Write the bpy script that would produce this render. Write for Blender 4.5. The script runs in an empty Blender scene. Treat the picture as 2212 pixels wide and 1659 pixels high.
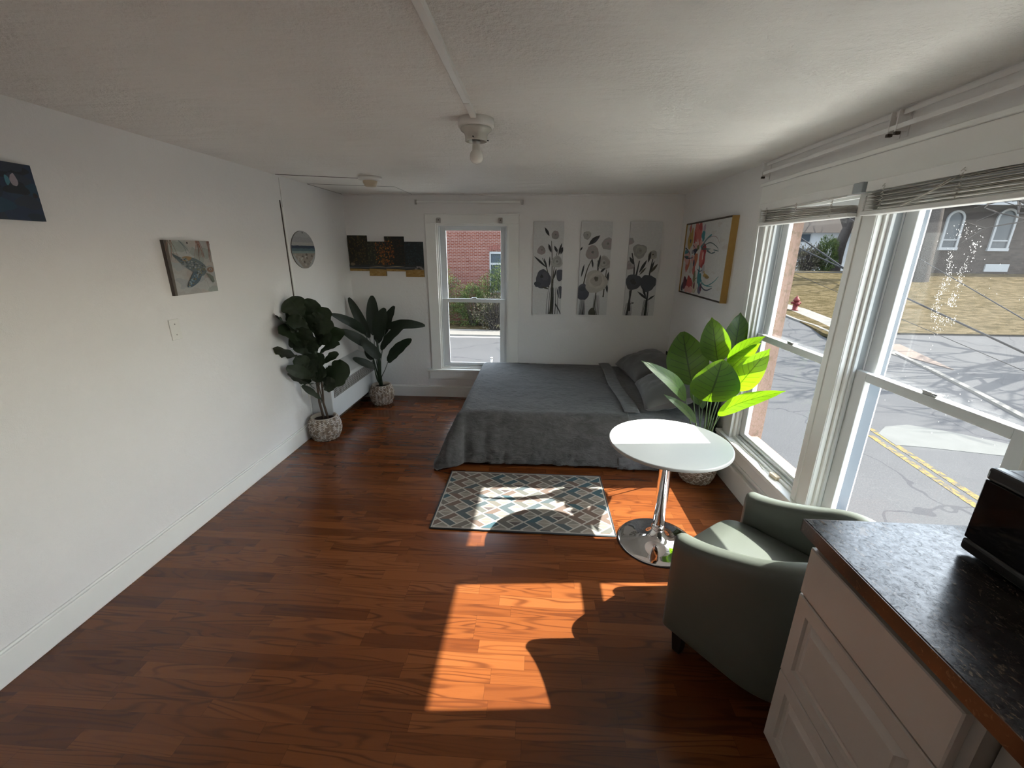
import bpy, bmesh, math, random
import numpy as np
from mathutils import Vector, Matrix, noise
random.seed(7)
S = bpy.context.scene
COL = S.collection
V = Vector
pi = math.pi

# ------------------------------------------------------------------ camera
F_PX, PITCH, YAW, ROLL, CAM_H = 911.197, 0.3037826, 0.0592133, 0.0074753, 1.65
cy, sy, cp, sp = math.cos(YAW), math.sin(YAW), math.cos(PITCH), math.sin(PITCH)
fwd = V((-sy*cp, cy*cp, -sp)); rt = V((cy, sy, 0)); up = rt.cross(fwd)
RT = rt*math.cos(ROLL)+up*math.sin(ROLL); UP = -rt*math.sin(ROLL)+up*math.cos(ROLL)
CAM = V((0, 0, CAM_H))
cd = bpy.data.cameras.new('camera'); cam = bpy.data.objects.new('camera', cd); COL.objects.link(cam)
cd.sensor_fit = 'HORIZONTAL'; cd.sensor_width = 36; cd.lens = 36*F_PX/2212; cd.clip_start = .02; cd.clip_end = 500
m = Matrix((RT, UP, -fwd)).transposed().to_4x4(); m.translation = CAM; cam.matrix_world = m
S.camera = cam

def ray(px, py):
    return fwd*F_PX+RT*(px-1106)-UP*(py-829.5)
def at(px, py, Y):                                   # a measured point of the photograph at depth Y
    d = ray(px, py); return CAM+d*(Y/d.y)
def atx(px, py, X):
    d = ray(px, py); return CAM+d*(X/d.x)
def atz(px, py, Z):
    d = ray(px, py); return CAM+d*((Z-CAM_H)/d.z)

# ------------------------------------------------------------------ light
SUN_DIR = V((1, .088, .926)).normalized()
w = bpy.data.worlds.new('sky'); S.world = w; w.use_nodes = True
nt = w.node_tree; nt.nodes.clear()
sky = nt.nodes.new('ShaderNodeTexSky'); sky.sky_type = 'NISHITA'; sky.sun_disc = False
sky.sun_elevation = math.asin(SUN_DIR.z); sky.sun_rotation = math.atan2(SUN_DIR.x, SUN_DIR.y)
sky.air_density = 1.2; sky.dust_density = 2.5; sky.ozone_density = 1
mixc = nt.nodes.new('ShaderNodeMix'); mixc.data_type = 'RGBA'; mixc.inputs[0].default_value = .45
nt.links.new(sky.outputs[0], mixc.inputs[6]); mixc.inputs[7].default_value = (5.5, 5.8, 6.1, 1)
bg = nt.nodes.new('ShaderNodeBackground'); bg.inputs[1].default_value = .42
out = nt.nodes.new('ShaderNodeOutputWorld')
nt.links.new(mixc.outputs[2], bg.inputs[0]); nt.links.new(bg.outputs[0], out.inputs[0])
sd = bpy.data.lights.new('sun', 'SUN'); sd.energy = 7.5; sd.angle = math.radians(.5); sd.color = (1, .955, .88)
so = bpy.data.objects.new('sun', sd); COL.objects.link(so)
so.rotation_euler = SUN_DIR.to_track_quat('Z', 'Y').to_euler(); so.location = (8, 2, 8)
vs = S.view_settings; vs.view_transform = 'Standard'; vs.look = 'None'; vs.gamma = 1; vs.exposure = 2.14
vs.use_curve_mapping = False
S.cycles.max_bounces = 12; S.cycles.diffuse_bounces = 8; S.cycles.glossy_bounces = 5
S.cycles.transparent_max_bounces = 24; S.cycles.transmission_bounces = 6
S.cycles.sample_clamp_indirect = 10; S.cycles.blur_glossy = .6
S.cycles.use_denoising = True; S.cycles.caustics_refractive = False
try: S.cycles.denoising_input_passes = 'RGB_ALBEDO_NORMAL'; S.cycles.denoiser = 'OPENIMAGEDENOISE'
except Exception: pass

# ------------------------------------------------------------------ room dimensions (metres)
H, XL, XR, YB = 2.2116, -2.0736, 1.4529, 4.6918
Y0 = -2.6                                            # the wall behind the camera
WALL = .19

# ------------------------------------------------------------------ materials
MATS = {}
class N:
    def __init__(s, name):
        s.m = bpy.data.materials.new(name); s.m.use_nodes = True; s.t = s.m.node_tree
        s.b = s.t.nodes['Principled BSDF']; s.o = s.t.nodes['Material Output']
    def n(s, kind, **kw):
        x = s.t.nodes.new('ShaderNode'+kind)
        for k, v in kw.items():
            if k[0] == 'i' and k[1:].isdigit(): s.set(x.inputs[int(k[1:])], v)
            else: setattr(x, k, v)
        return x
    def set(s, inp, v):
        if hasattr(v, 'is_output') or hasattr(v, 'links') and not isinstance(v, (int, float, tuple)): s.t.links.new(v, inp)
        else: inp.default_value = v
    def math(s, op, a, b=0, c=None, clamp=False):
        x = s.n('Math', operation=op, use_clamp=clamp); s.set(x.inputs[0], a); s.set(x.inputs[1], b)
        if c is not None: s.set(x.inputs[2], c)
        return x.outputs[0]
    def mix(s, f, a, b):
        x = s.n('Mix', data_type='RGBA'); s.set(x.inputs[0], f); s.set(x.inputs[6], a); s.set(x.inputs[7], b); return x.outputs[2]
    def pos(s): return s.n('NewGeometry').outputs['Position']
    def noise(s, vec, scale, detail=3, rough=.5, dist=0):
        x = s.n('TexNoise'); s.set(x.inputs['Vector'], vec); x.inputs['Scale'].default_value = scale
        x.inputs['Detail'].default_value = detail; x.inputs['Roughness'].default_value = rough; x.inputs['Distortion'].default_value = dist
        return x.outputs['Fac']
    def mapv(s, vec, scale=(1, 1, 1), rot=(0, 0, 0), loc=(0, 0, 0)):
        x = s.n('Mapping'); s.set(x.inputs[0], vec); x.inputs['Scale'].default_value = scale
        x.inputs['Rotation'].default_value = rot; x.inputs['Location'].default_value = loc; return x.outputs[0]
    def ramp(s, f, stops):
        x = s.n('ValToRGB'); s.set(x.inputs[0], f); e = x.color_ramp.elements
        while len(e) < len(stops): e.new(.5)
        for q, (p, c) in zip(e, stops):
            q.position = p; q.color = (c, c, c, 1) if isinstance(c, (int, float)) else (*c, 1)
        return x.outputs[0]
    def bump(s, h, strength=.3, dist=.01):
        x = s.n('Bump'); s.set(x.inputs['Height'], h); x.inputs['Strength'].default_value = strength
        x.inputs['Distance'].default_value = dist; s.t.links.new(x.outputs[0], s.b.inputs['Normal'])
    def col(s, c):
        s.set(s.b.inputs['Base Color'], c)
    def P(s, rough=.5, metal=0, spec=None, coat=None, sheen=None):
        s.b.inputs['Roughness'].default_value = rough; s.b.inputs['Metallic'].default_value = metal
        if spec is not None: s.b.inputs['Specular IOR Level'].default_value = spec
        if coat is not None: s.b.inputs['Coat Weight'].default_value = coat; s.b.inputs['Coat Roughness'].default_value = .06
        if sheen is not None: s.b.inputs['Sheen Weight'].default_value = sheen; s.b.inputs['Sheen Roughness'].default_value = .4
        return s

def basic(name, c, rough=.5, metal=0, var=.06, vscale=8, bump=0, bscale=60, bdist=.003, **kw):
    """a paint, plastic, metal or cloth with a little noise in tone and relief"""
    if name in MATS: return MATS[name]
    n = N(name).P(rough, metal, **kw); p = n.pos()
    f = n.noise(p, vscale, 3)
    lo = tuple(x*(1-var) for x in c); hi = tuple(min(1, x*(1+var)) for x in c)
    n.col(n.mix(f, (*lo, 1), (*hi, 1)))
    if bump: n.bump(n.noise(p, bscale, 4, .6), bump, bdist)
    MATS[name] = n.m; return n.m

def wall_mat(name, c, lump=.35, gloss=.55, stain=.12):
    n = N(name).P(gloss); p = n.pos()
    big = n.noise(p, 1.6, 4, .6); smudge = n.ramp(n.noise(p, 5.5, 6, .7, .4), [(.66, 0), (.8, 1)])
    base = n.mix(big, (*[x*.93 for x in c], 1), (*c, 1))
    n.col(n.mix(n.math('MULTIPLY', smudge, stain), base, (*[x*.62 for x in c], 1)))
    h = n.math('ADD', n.noise(p, 260, 3, .6), n.math('MULTIPLY', n.noise(p, 38, 4, .6), 2.2))
    h = n.math('ADD', h, n.math('MULTIPLY', n.noise(p, 7, 3, .5), 5.0*lump))
    n.bump(h, lump, .004); return n.m

WALLP = wall_mat('painted_plaster', (.765, .75, .74), .28, .5)
CEILP = None
def ceil_mat():
    n = N('textured_ceiling').P(.42); p = n.pos()
    patch = n.ramp(n.noise(p, 1.3, 3, .6), [(.42, 0), (.66, 1)])
    fine = n.noise(p, 150, 5, .7); mid = n.ramp(n.noise(p, 55, 4, .65), [(.4, 0), (.7, 1)])
    n.col(n.mix(n.noise(p, 2.2, 4, .6), (.79, .77, .735, 1), (.87, .85, .815, 1)))
    h = n.math('ADD', n.math('MULTIPLY', fine, .8), n.math('MULTIPLY', mid, n.math('ADD', .4, n.math('MULTIPLY', patch, 1.6))))
    h = n.math('ADD', h, n.math('MULTIPLY', n.noise(n.mapv(p, (2.2, 6, 1)), 1.7, 3, .5), 7))
    n.bump(h, .8, .004); return n.m
CEILP = ceil_mat()
TRIM = basic('gloss_white_trim', (.78, .78, .755), .34, var=.05, vscale=5, bump=.12, bscale=30)
VINYL = basic('white_vinyl', (.66, .68, .69), .3, var=.04, vscale=12)
VINYL_GREY = basic('grey_vinyl_track', (.33, .36, .38), .4)
STORM = basic('blue_grey_storm_track', (.07, .085, .105), .5)
DARKGAP = basic('dark_gap', (.06, .045, .035), .8)
PLATE = basic('switch_plate_white', (.72, .71, .68), .35)
CHROME = basic('chrome', (.86, .86, .87), .04, 1, var=.01)
STEEL = basic('dull_steel', (.45, .44, .42), .35, 1)
BLACKP = basic('black_plastic', (.012, .012, .014), .3)
BLACKG = basic('black_glass', (.004, .004, .006), .06)
BLACKW = basic('black_wood_leg', (.012, .010, .009), .35)

def floor_mat():
    n = N('red_brown_laminate'); p = n.pos(); sx = n.n('SeparateXYZ'); n.set(sx.inputs[0], p)
    x, y = sx.outputs[0], sx.outputs[1]
    RW = .0655
    ry = n.math('DIVIDE', y, RW); row = n.math('FLOOR', ry); fy = n.math('FRACT', ry)
    wn = n.n('TexWhiteNoise', noise_dimensions='1D'); n.set(wn.inputs['W'], row)
    xo = n.math('ADD', x, n.math('MULTIPLY', wn.outputs[0], 7.3))
    wl = n.n('TexWhiteNoise', noise_dimensions='1D'); n.set(wl.inputs['W'], n.math('ADD', row, 37.7))
    ln = n.math('ADD', .36, n.math('MULTIPLY', wl.outputs[0], .16))
    cx = n.math('DIVIDE', xo, ln); cell = n.math('FLOOR', cx); fx = n.math('FRACT', cx)
    w2 = n.n('TexWhiteNoise', noise_dimensions='2D'); cv = n.n('CombineXYZ'); n.set(cv.inputs[0], row); n.set(cv.inputs[1], cell)
    n.set(w2.inputs[0], cv.outputs[0]); rnd = w2.outputs[0]
    # grain: stretched along x, shifted per strip
    gv = n.n('CombineXYZ'); n.set(gv.inputs[0], n.math('MULTIPLY', x, 1.0)); n.set(gv.inputs[1], n.math('MULTIPLY', y, 9.0)); n.set(gv.inputs[2], n.math('MULTIPLY', rnd, 40))
    warp = n.noise(gv.outputs[0], 1.15, 1.5, .4, .5)
    rings = n.math('SINE', n.math('MULTIPLY', warp, 70))
    rings = n.ramp(n.math('ADD', n.math('MULTIPLY', rings, .5), .5), [(.0, 1), (.22, .3), (.5, 0)])
    gv2 = n.n('CombineXYZ'); n.set(gv2.inputs[0], n.math('MULTIPLY', x, 3.0)); n.set(gv2.inputs[1], n.math('MULTIPLY', y, 120)); n.set(gv2.inputs[2], rnd)
    fine = n.noise(gv2.outputs[0], 3, 4, .6)
    mask = n.ramp(n.noise(gv.outputs[0], 1.1, 2), [(.38, 0), (.56, 1)])
    base = n.ramp(rnd, [(0, (.095, .027, .0085)), (.35, (.132, .040, .012)), (.7, (.165, .052, .015)), (1, (.20, .066, .020))])
    base = n.mix(n.math('MULTIPLY', fine, .45), base, (.082, .020, .006, 1))
    g = n.math('MULTIPLY', rings, n.math('ADD', .18, n.math('MULTIPLY', mask, .55)))
    base = n.mix(g, base, (.055, .015, .006, 1))
    # strip joints and every third row a real board joint
    ey = n.math('LESS_THAN', n.math('MINIMUM', fy, n.math('SUBTRACT', 1, fy)), .012)
    ex = n.math('LESS_THAN', n.math('MULTIPLY', n.math('MINIMUM', fx, n.math('SUBTRACT', 1, fx)), ln), .0008)
    e = n.math('MAXIMUM', ey, ex)
    base = n.mix(n.math('MULTIPLY', e, .45), base, (.03, .009, .004, 1))
    n.col(base)
    dirt = n.noise(p, 3.2, 5, .7)
    rr = n.math('ADD', .13, n.math('MULTIPLY', dirt, .17)); n.set(n.b.inputs['Roughness'], rr)
    n.b.inputs['Specular IOR Level'].default_value = .45
    n.bump(n.math('ADD', n.math('MULTIPLY', n.math('ADD', fine, rings), -.25), n.math('ADD', n.math('MULTIPLY', e, -2), n.math('MULTIPLY', n.noise(p, 6, 2), 1.2))), .12, .0012)
    return n.m
FLOOR = floor_mat()

def paint_mat(name='painted_canvas', rough=.6, vs_=45, var=.28):
    n = N(name).P(rough); a = n.n('Attribute', attribute_name='Col'); p = n.pos()
    f = n.noise(n.mapv(p, (1, 1, 1.6)), vs_, 5, .65, .6)
    c = n.mix(n.math('MULTIPLY', f, var), a.outputs['Color'], (0.02, 0.02, 0.02, 1))
    n.col(c); n.bump(f, .15, .001); return n.m
PAINT = paint_mat()
WEAVE = None
def weave_mat():
    n = N('seagrass_basket').P(.75); a = n.n('Attribute', attribute_name='Col'); p = n.pos()
    f = n.noise(n.mapv(p, (1, 1, 3)), 160, 3, .6)
    n.col(n.mix(n.math('MULTIPLY', f, .5), a.outputs['Color'], (.16, .11, .07, 1))); n.bump(f, .5, .002); return n.m
WEAVE = weave_mat()

def leaf_mat(name, c, trans, veins=9, vein_dark=.5, tmix=.45, rough=.38):
    n = N(name).P(rough); uv = n.n('UVMap').outputs[0]; sx = n.n('SeparateXYZ'); n.set(sx.inputs[0], uv)
    s, t = sx.outputs[0], sx.outputs[1]
    a = n.math('ABSOLUTE', s)
    v = n.math('FRACT', n.math('MULTIPLY', n.math('SUBTRACT', t, n.math('MULTIPLY', a, .22)), veins))
    vm = n.math('LESS_THAN', v, .075); mid = n.math('LESS_THAN', a, .035)
    vm = n.math('MAXIMUM', n.math('MULTIPLY', vm, n.math('LESS_THAN', a, .8)), mid)
    p = n.pos(); f = n.noise(p, 14, 4)
    base = n.mix(f, (*[x*.7 for x in c], 1), (*[min(1, x*1.3) for x in c], 1))
    base = n.mix(n.math('MULTIPLY', vm, vein_dark), base, (*[x*.35 for x in c], 1))
    n.col(base); n.bump(n.math('ADD', n.math('MULTIPLY', vm, -1.5), n.math('MULTIPLY', v, .8)), .35, .002)
    tr = n.n('BsdfTranslucent'); n.set(tr.inputs[0], n.mix(n.math('MULTIPLY', vm, .75), (*trans, 1), (*[x*.12 for x in trans], 1)))
    mx = n.n('MixShader'); mx.inputs[0].default_value = tmix
    n.t.links.new(n.b.outputs[0], mx.inputs[1]); n.t.links.new(tr.outputs[0], mx.inputs[2]); n.t.links.new(mx.outputs[0], n.o.inputs[0])
    return n.m
LEAF_BRIGHT = leaf_mat('bright_green_leaf', (.013, .032, .008), (.19, .38, .007), 8, .6, .36)
LEAF_FIG = leaf_mat('fiddle_leaf_green', (.013, .023, .008), (.03, .07, .015), 7, .35, .1, .6)
LEAF_BANANA = leaf_mat('banana_leaf_green', (.009, .017, .008), (.03, .06, .02), 16, .2, .08, .55)
STEM_G = basic('green_stem', (.05, .085, .03), .5)
STEM_D = basic('dark_green_stem', (.02, .035, .016), .5)
STEM_B = basic('brown_bark_stem', (.075, .05, .032), .8, bump=.4)
SOIL = basic('dark_moss_soil', (.035, .02, .014), .95, bump=.8, bscale=120, bdist=.01, var=.4, vscale=60)

def velvet(name, c, bs=1.0):
    n = N(name).P(.85, sheen=.22); p = n.pos()
    rub = n.ramp(n.noise(n.mapv(p, (1.0, 2.2, 1.6)), 7.5, 6, .62, 1.4), [(.35, 0), (.62, 1)])
    sp_ = n.ramp(n.noise(p, 26, 5, .7, .8), [(.55, 0), (.75, 1)])
    base = n.mix(rub, (*[x*.72 for x in c], 1), (*[x*1.25 for x in c], 1))
    base = n.mix(n.math('MULTIPLY', sp_, .35), base, (*[x*2.1 for x in c], 1)); n.col(base)
    h = n.math('ADD', n.noise(p, 420, 2, .7), n.math('MULTIPLY', n.noise(n.mapv(p, (1, 1, 2.5)), 13, 5, .6, 1.6), 5*bs))
    n.bump(h, .55, .006); return n.m
BLANKET = velvet('charcoal_plush', (.068, .067, .066))
SHEET = velvet('grey_sheet', (.11, .11, .113), .5)
PILLOWM = basic('grey_pillow_cloth', (.115, .113, .112), .85, bump=.15, bscale=30, bdist=.004, sheen=.2)
MATTR = basic('mattress_cloth', (.3, .3, .3), .9)
LEATHER = basic('sage_leatherette', (.085, .095, .082), .40, var=.1, bump=.25, bscale=180, bdist=.001)

def granite():
    n = N('dark_laminate_stone'); n.P(.09, spec=.4); p = n.pos()
    n.set(n.b.inputs['Specular IOR Level'], n.ramp(n.noise(p, 75, 5, .75, 1), [(.34, .1), (.5, .36), (.7, .7)]))
    v = n.mapv(p, (2.6, 1, 1), (0, 0, .5))
    veil = n.ramp(n.noise(v, 17, 7, .68, 2.2), [(.56, 0), (.63, 1)])
    fl = n.ramp(n.noise(v, 55, 5, .7, 1.2), [(.63, 0), (.70, 1)])
    patch = n.ramp(n.noise(p, 4, 3), [(.42, 0), (.62, 1)])
    base = n.mix(n.noise(p, 24, 5, .7), (.006, .0055, .007, 1), (.035, .028, .026, 1))
    base = n.mix(n.math('MULTIPLY', veil, n.math('ADD', .2, n.math('MULTIPLY', patch, .6))), base, (.27, .20, .13, 1))
    base = n.mix(n.math('MULTIPLY', fl, .8), base, (.33, .27, .20, 1)); n.col(base)
    n.set(n.b.inputs['Roughness'], n.math('ADD', .13, n.math('MULTIPLY', n.noise(p, 70, 3), .18))); return n.m
STONE = granite()
def granite_edge():
    n = N('brown_stone_edge').P(.28); p = n.pos()
    fl = n.ramp(n.noise(p, 60, 6, .7, 1.5), [(.58, 0), (.66, 1)])
    base = n.mix(n.ramp(n.noise(p, 5, 3), [(.4, 0), (.6, 1)]), (.02, .012, .009, 1), (.11, .036, .013, 1))
    n.col(n.mix(n.math('MULTIPLY', fl, .5), base, (.26, .17, .09, 1))); return n.m
STONE_E = granite_edge()
CABW = basic('cream_cabinet_thermofoil', (.50, .455, .41), .38, var=.03)
CABS = basic('cabinet_side', (.33, .31, .28), .5)

def glass_mat(name, dirt=0):
    n = N(name); g = n.n('BsdfGlossy'); g.inputs['Roughness'].default_value = .01
    tr = n.n('BsdfTransparent'); tr.inputs[0].default_value = (.93, .95, .94, 1)
    ge = n.n('NewGeometry'); dt = n.n('VectorMath', operation='DOT_PRODUCT'); n.set(dt.inputs[0], ge.outputs['Incoming']); n.set(dt.inputs[1], ge.outputs['Normal'])
    sch = n.math('POWER', n.math('SUBTRACT', 1, n.math('ABSOLUTE', dt.outputs['Value']), clamp=True), 5)
    mx = n.n('MixShader'); n.set(mx.inputs[0], n.math('MULTIPLY_ADD', sch, .4, .010)); n.t.links.new(tr.outputs[0], mx.inputs[1]); n.t.links.new(g.outputs[0], mx.inputs[2])
    last = mx.outputs[0]
    if dirt:
        p = n.pos(); sx = n.n('SeparateXYZ'); n.set(sx.inputs[0], p)
        d = n.n('BsdfTranslucent'); d.inputs[0].default_value = (.8, .8, .8, 1)
        film = n.math('MULTIPLY', n.noise(p, 5, 5, .7), .011*dirt)
        m2 = n.n('MixShader'); n.set(m2.inputs[0], film); n.t.links.new(last, m2.inputs[1]); n.t.links.new(d.outputs[0], m2.inputs[2]); last = m2.outputs[0]
    n.t.links.new(last, n.o.inputs[0]); return n.m
GLASS = glass_mat('clean_glass'); GLASSD = glass_mat('dusty_glass', .45); GLASSD2 = glass_mat('smeared_glass', 1.0)
def splash_mat():
    n = N('dried_white_splash').P(.8); n.col((.6, .6, .6, 1)); t = n.n('BsdfTranslucent'); t.inputs[0].default_value = (.5, .5, .5, 1)
    mx = n.n('MixShader'); mx.inputs[0].default_value = .6; n.t.links.new(n.b.outputs[0], mx.inputs[1]); n.t.links.new(t.outputs[0], mx.inputs[2]); n.t.links.new(mx.outputs[0], n.o.inputs[0]); return n.m
SPLASH = splash_mat()

def asphalt():
    n = N('asphalt').P(.95, spec=0); p = n.pos()
    c = n.mix(n.noise(p, .8, 5, .7), (.031, .031, .033, 1), (.043, .043, .0455, 1))
    c = n.mix(n.ramp(n.noise(p, 45, 3, .8), [(.4, 0), (.75, 1)]), c, (.055, .054, .054, 1))
    v = n.n('TexVoronoi', feature='DISTANCE_TO_EDGE'); n.set(v.inputs['Vector'], n.mapv(p, (1, 1, 1)))
    wv = n.n('TexVoronoi', feature='DISTANCE_TO_EDGE'); wv.inputs['Scale'].default_value = .27
    mp = n.n('VectorMath', operation='ADD'); n.set(mp.inputs[0], p); nn = n.n('TexNoise'); n.set(nn.inputs['Vector'], p); nn.inputs['Scale'].default_value = 1.3; n.set(mp.inputs[1], nn.outputs['Color'])
    n.set(wv.inputs['Vector'], mp.outputs[0])
    ck = n.math('LESS_THAN', wv.outputs['Distance'], .006)
    n.col(n.mix(n.math('MULTIPLY', ck, .6), c, (.025, .025, .028, 1))); n.bump(n.noise(p, 120, 2), .5, .01); return n.m
ASPH = asphalt()
def grass():
    n = N('dry_lawn').P(.95, spec=0); p = n.pos()
    f = n.noise(n.mapv(p, (1, 2.2, 1)), 1.6, 6, .72); g = n.noise(p, 14, 5, .75)
    c = n.ramp(f, [(.40, (.022, .018, .010)), (.5, (.050, .039, .023)), (.60, (.085, .066, .042))])
    n.col(n.mix(g, c, (.028, .022, .011, 1))); n.bump(g, 1.0, .05); return n.m
GRASS = grass()
CONC = basic('concrete', (.085, .08, .074), .9, var=.15, vscale=3, bump=.3, spec=0)
BRICKWALK = basic('brick_walk', (.08, .063, .055), .9, var=.2, vscale=9, bump=.3, spec=0)
YELLOW = None
def yellow_mat():
    n = N('worn_yellow_paint').P(.85, spec=0); p = n.pos()
    f = n.ramp(n.noise(p, 9, 6, .75), [(.44, 0), (.56, 1)])
    n.col(n.mix(f, (.040, .039, .037, 1), (.105, .075, .026, 1))); return n.m
YELLOW = yellow_mat()
PATCHC = basic('pale_road_patch', (.062, .062, .060), .9, var=.15, vscale=4, spec=0)

def brick_mat(name, c1, c2, mortar, scale=(1, 1, 1), rot=(pi/2, 0, 0), bw=.215, rh=.0745, ms=.011, stain=.4):
    n = N(name).P(.9, spec=0); tc = n.mapv(n.pos(), rot=rot)
    b = n.n('TexBrick'); n.set(b.inputs['Vector'], tc); b.offset = .5
    b.inputs['Color1'].default_value = (*c1, 1); b.inputs['Color2'].default_value = (*c2, 1); b.inputs['Mortar'].default_value = (*mortar, 1)
    b.inputs['Scale'].default_value = 1; b.inputs['Brick Width'].default_value = bw; b.inputs['Row Height'].default_value = rh
    b.inputs['Mortar Size'].default_value = ms; b.inputs['Mortar Smooth'].default_value = .1; b.inputs['Bias'].default_value = 0
    f = n.noise(n.pos(), .9, 6, .7)
    n.col(n.mix(n.math('MULTIPLY', f, stain), b.outputs['Color'], (*[x*.45 for x in c1], 1)))
    n.bump(b.outputs['Fac'], -.5, .01); return n.m
BRICK = brick_mat('red_brick', (.06, .017, .012), (.085, .030, .022), (.14, .105, .095))
BRICKV = basic('red_soldier_brick', (.075, .022, .016), .9, var=.4, vscale=14)
CHURCHB = brick_mat('weathered_stone_brick', (.020, .017, .016), (.034, .028, .026), (.028, .026, .025), bw=.5, rh=.16, ms=.012, stain=.55)
PEACH = None
def peach():
    n = N('peeling_peach_paint').P(.8); p = n.pos()
    v = n.n('TexVoronoi', feature='DISTANCE_TO_EDGE'); n.set(v.inputs['Vector'], n.mapv(p, (60, 60, 26))); v.inputs['Scale'].default_value = 1
    ck = n.math('LESS_THAN', v.outputs['Distance'], .06)
    bare = n.ramp(n.noise(p, 22, 5, .7), [(.56, 0), (.6, 1)])
    c = n.mix(bare, (.15, .095, .075, 1), (.10, .07, .048, 1)); n.col(n.mix(n.math('MULTIPLY', ck, .8), c, (.12, .075, .05, 1)))
    n.bump(ck, -.6, .004); return n.m
PEACH = peach()
CLAP = basic('white_clapboard', (.17, .175, .185), .7)
ROOFG = basic('grey_shingle_roof', (.035, .031, .029), .9, spec=0, var=.2, vscale=20)
FRAMEW = basic('exterior_white_frame', (.15, .152, .156), .7, spec=.05)
DARKGL = basic('dark_window_glass', (.02, .026, .033), .35, spec=.12)
BARKM = basic('grey_bark', (.030, .026, .024), .95, spec=0, var=.3, vscale=6, bump=.8, bscale=14, bdist=.05)
HEDGE = None
def hedge_mat(name, a, b, c):
    n = N(name).P(.8, spec=.1); o = n.n('ObjectInfo'); f = n.noise(n.pos(), 3.2, 6, .75)
    n.col(n.ramp(f, [(.3, a), (.5, b), (.7, c)])); return n.m
HEDGE = hedge_mat('yew_foliage', (.008, .014, .006), (.024, .036, .011), (.08, .095, .022))
HEDGEB = hedge_mat('bare_twig_foliage', (.024, .02, .016), (.05, .042, .03), (.06, .062, .034))
HYD = basic('red_hydrant_paint', (.06, .008, .008), .6, spec=.1)
WIRE = basic('black_cable', (.008, .008, .009), .9, spec=.1)
CREAMP = basic('aged_cream_plastic', (.50, .42, .30), .5)
PORC = basic('glazed_porcelain', (.50, .49, .44), .22)
BULB = basic('frosted_bulb', (.78, .76, .70), .25)
BULBN = basic('bulb_collar', (.68, .66, .60), .4)
SLAT = basic('blind_slat', (.47, .45, .41), .45, var=.08)
SLATR = basic('blind_rail', (.72, .72, .70), .35)
CORD = basic('white_cord', (.62, .60, .55), .8)
CANV = basic('raw_canvas_edge', (.62, .62, .61), .8)
OAKF = basic('honey_oak_frame', (.36, .21, .055), .45, var=.15, vscale=20)
DARKE = basic('dark_frame_edge', (.05, .03, .022), .6)
TOPW = basic('white_laminate_top', (.54, .575, .575), .3, var=.01)
EDGEG = basic('grey_edge_band', (.42, .42, .41), .35)
RAD = basic('radiator_enamel', (.54, .55, .55), .4, var=.04)
RUGM = paint_mat('short_pile_rug', .95, 300, .35)
RUGB = basic('rug_binding', (.03, .035, .04), .9)

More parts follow.
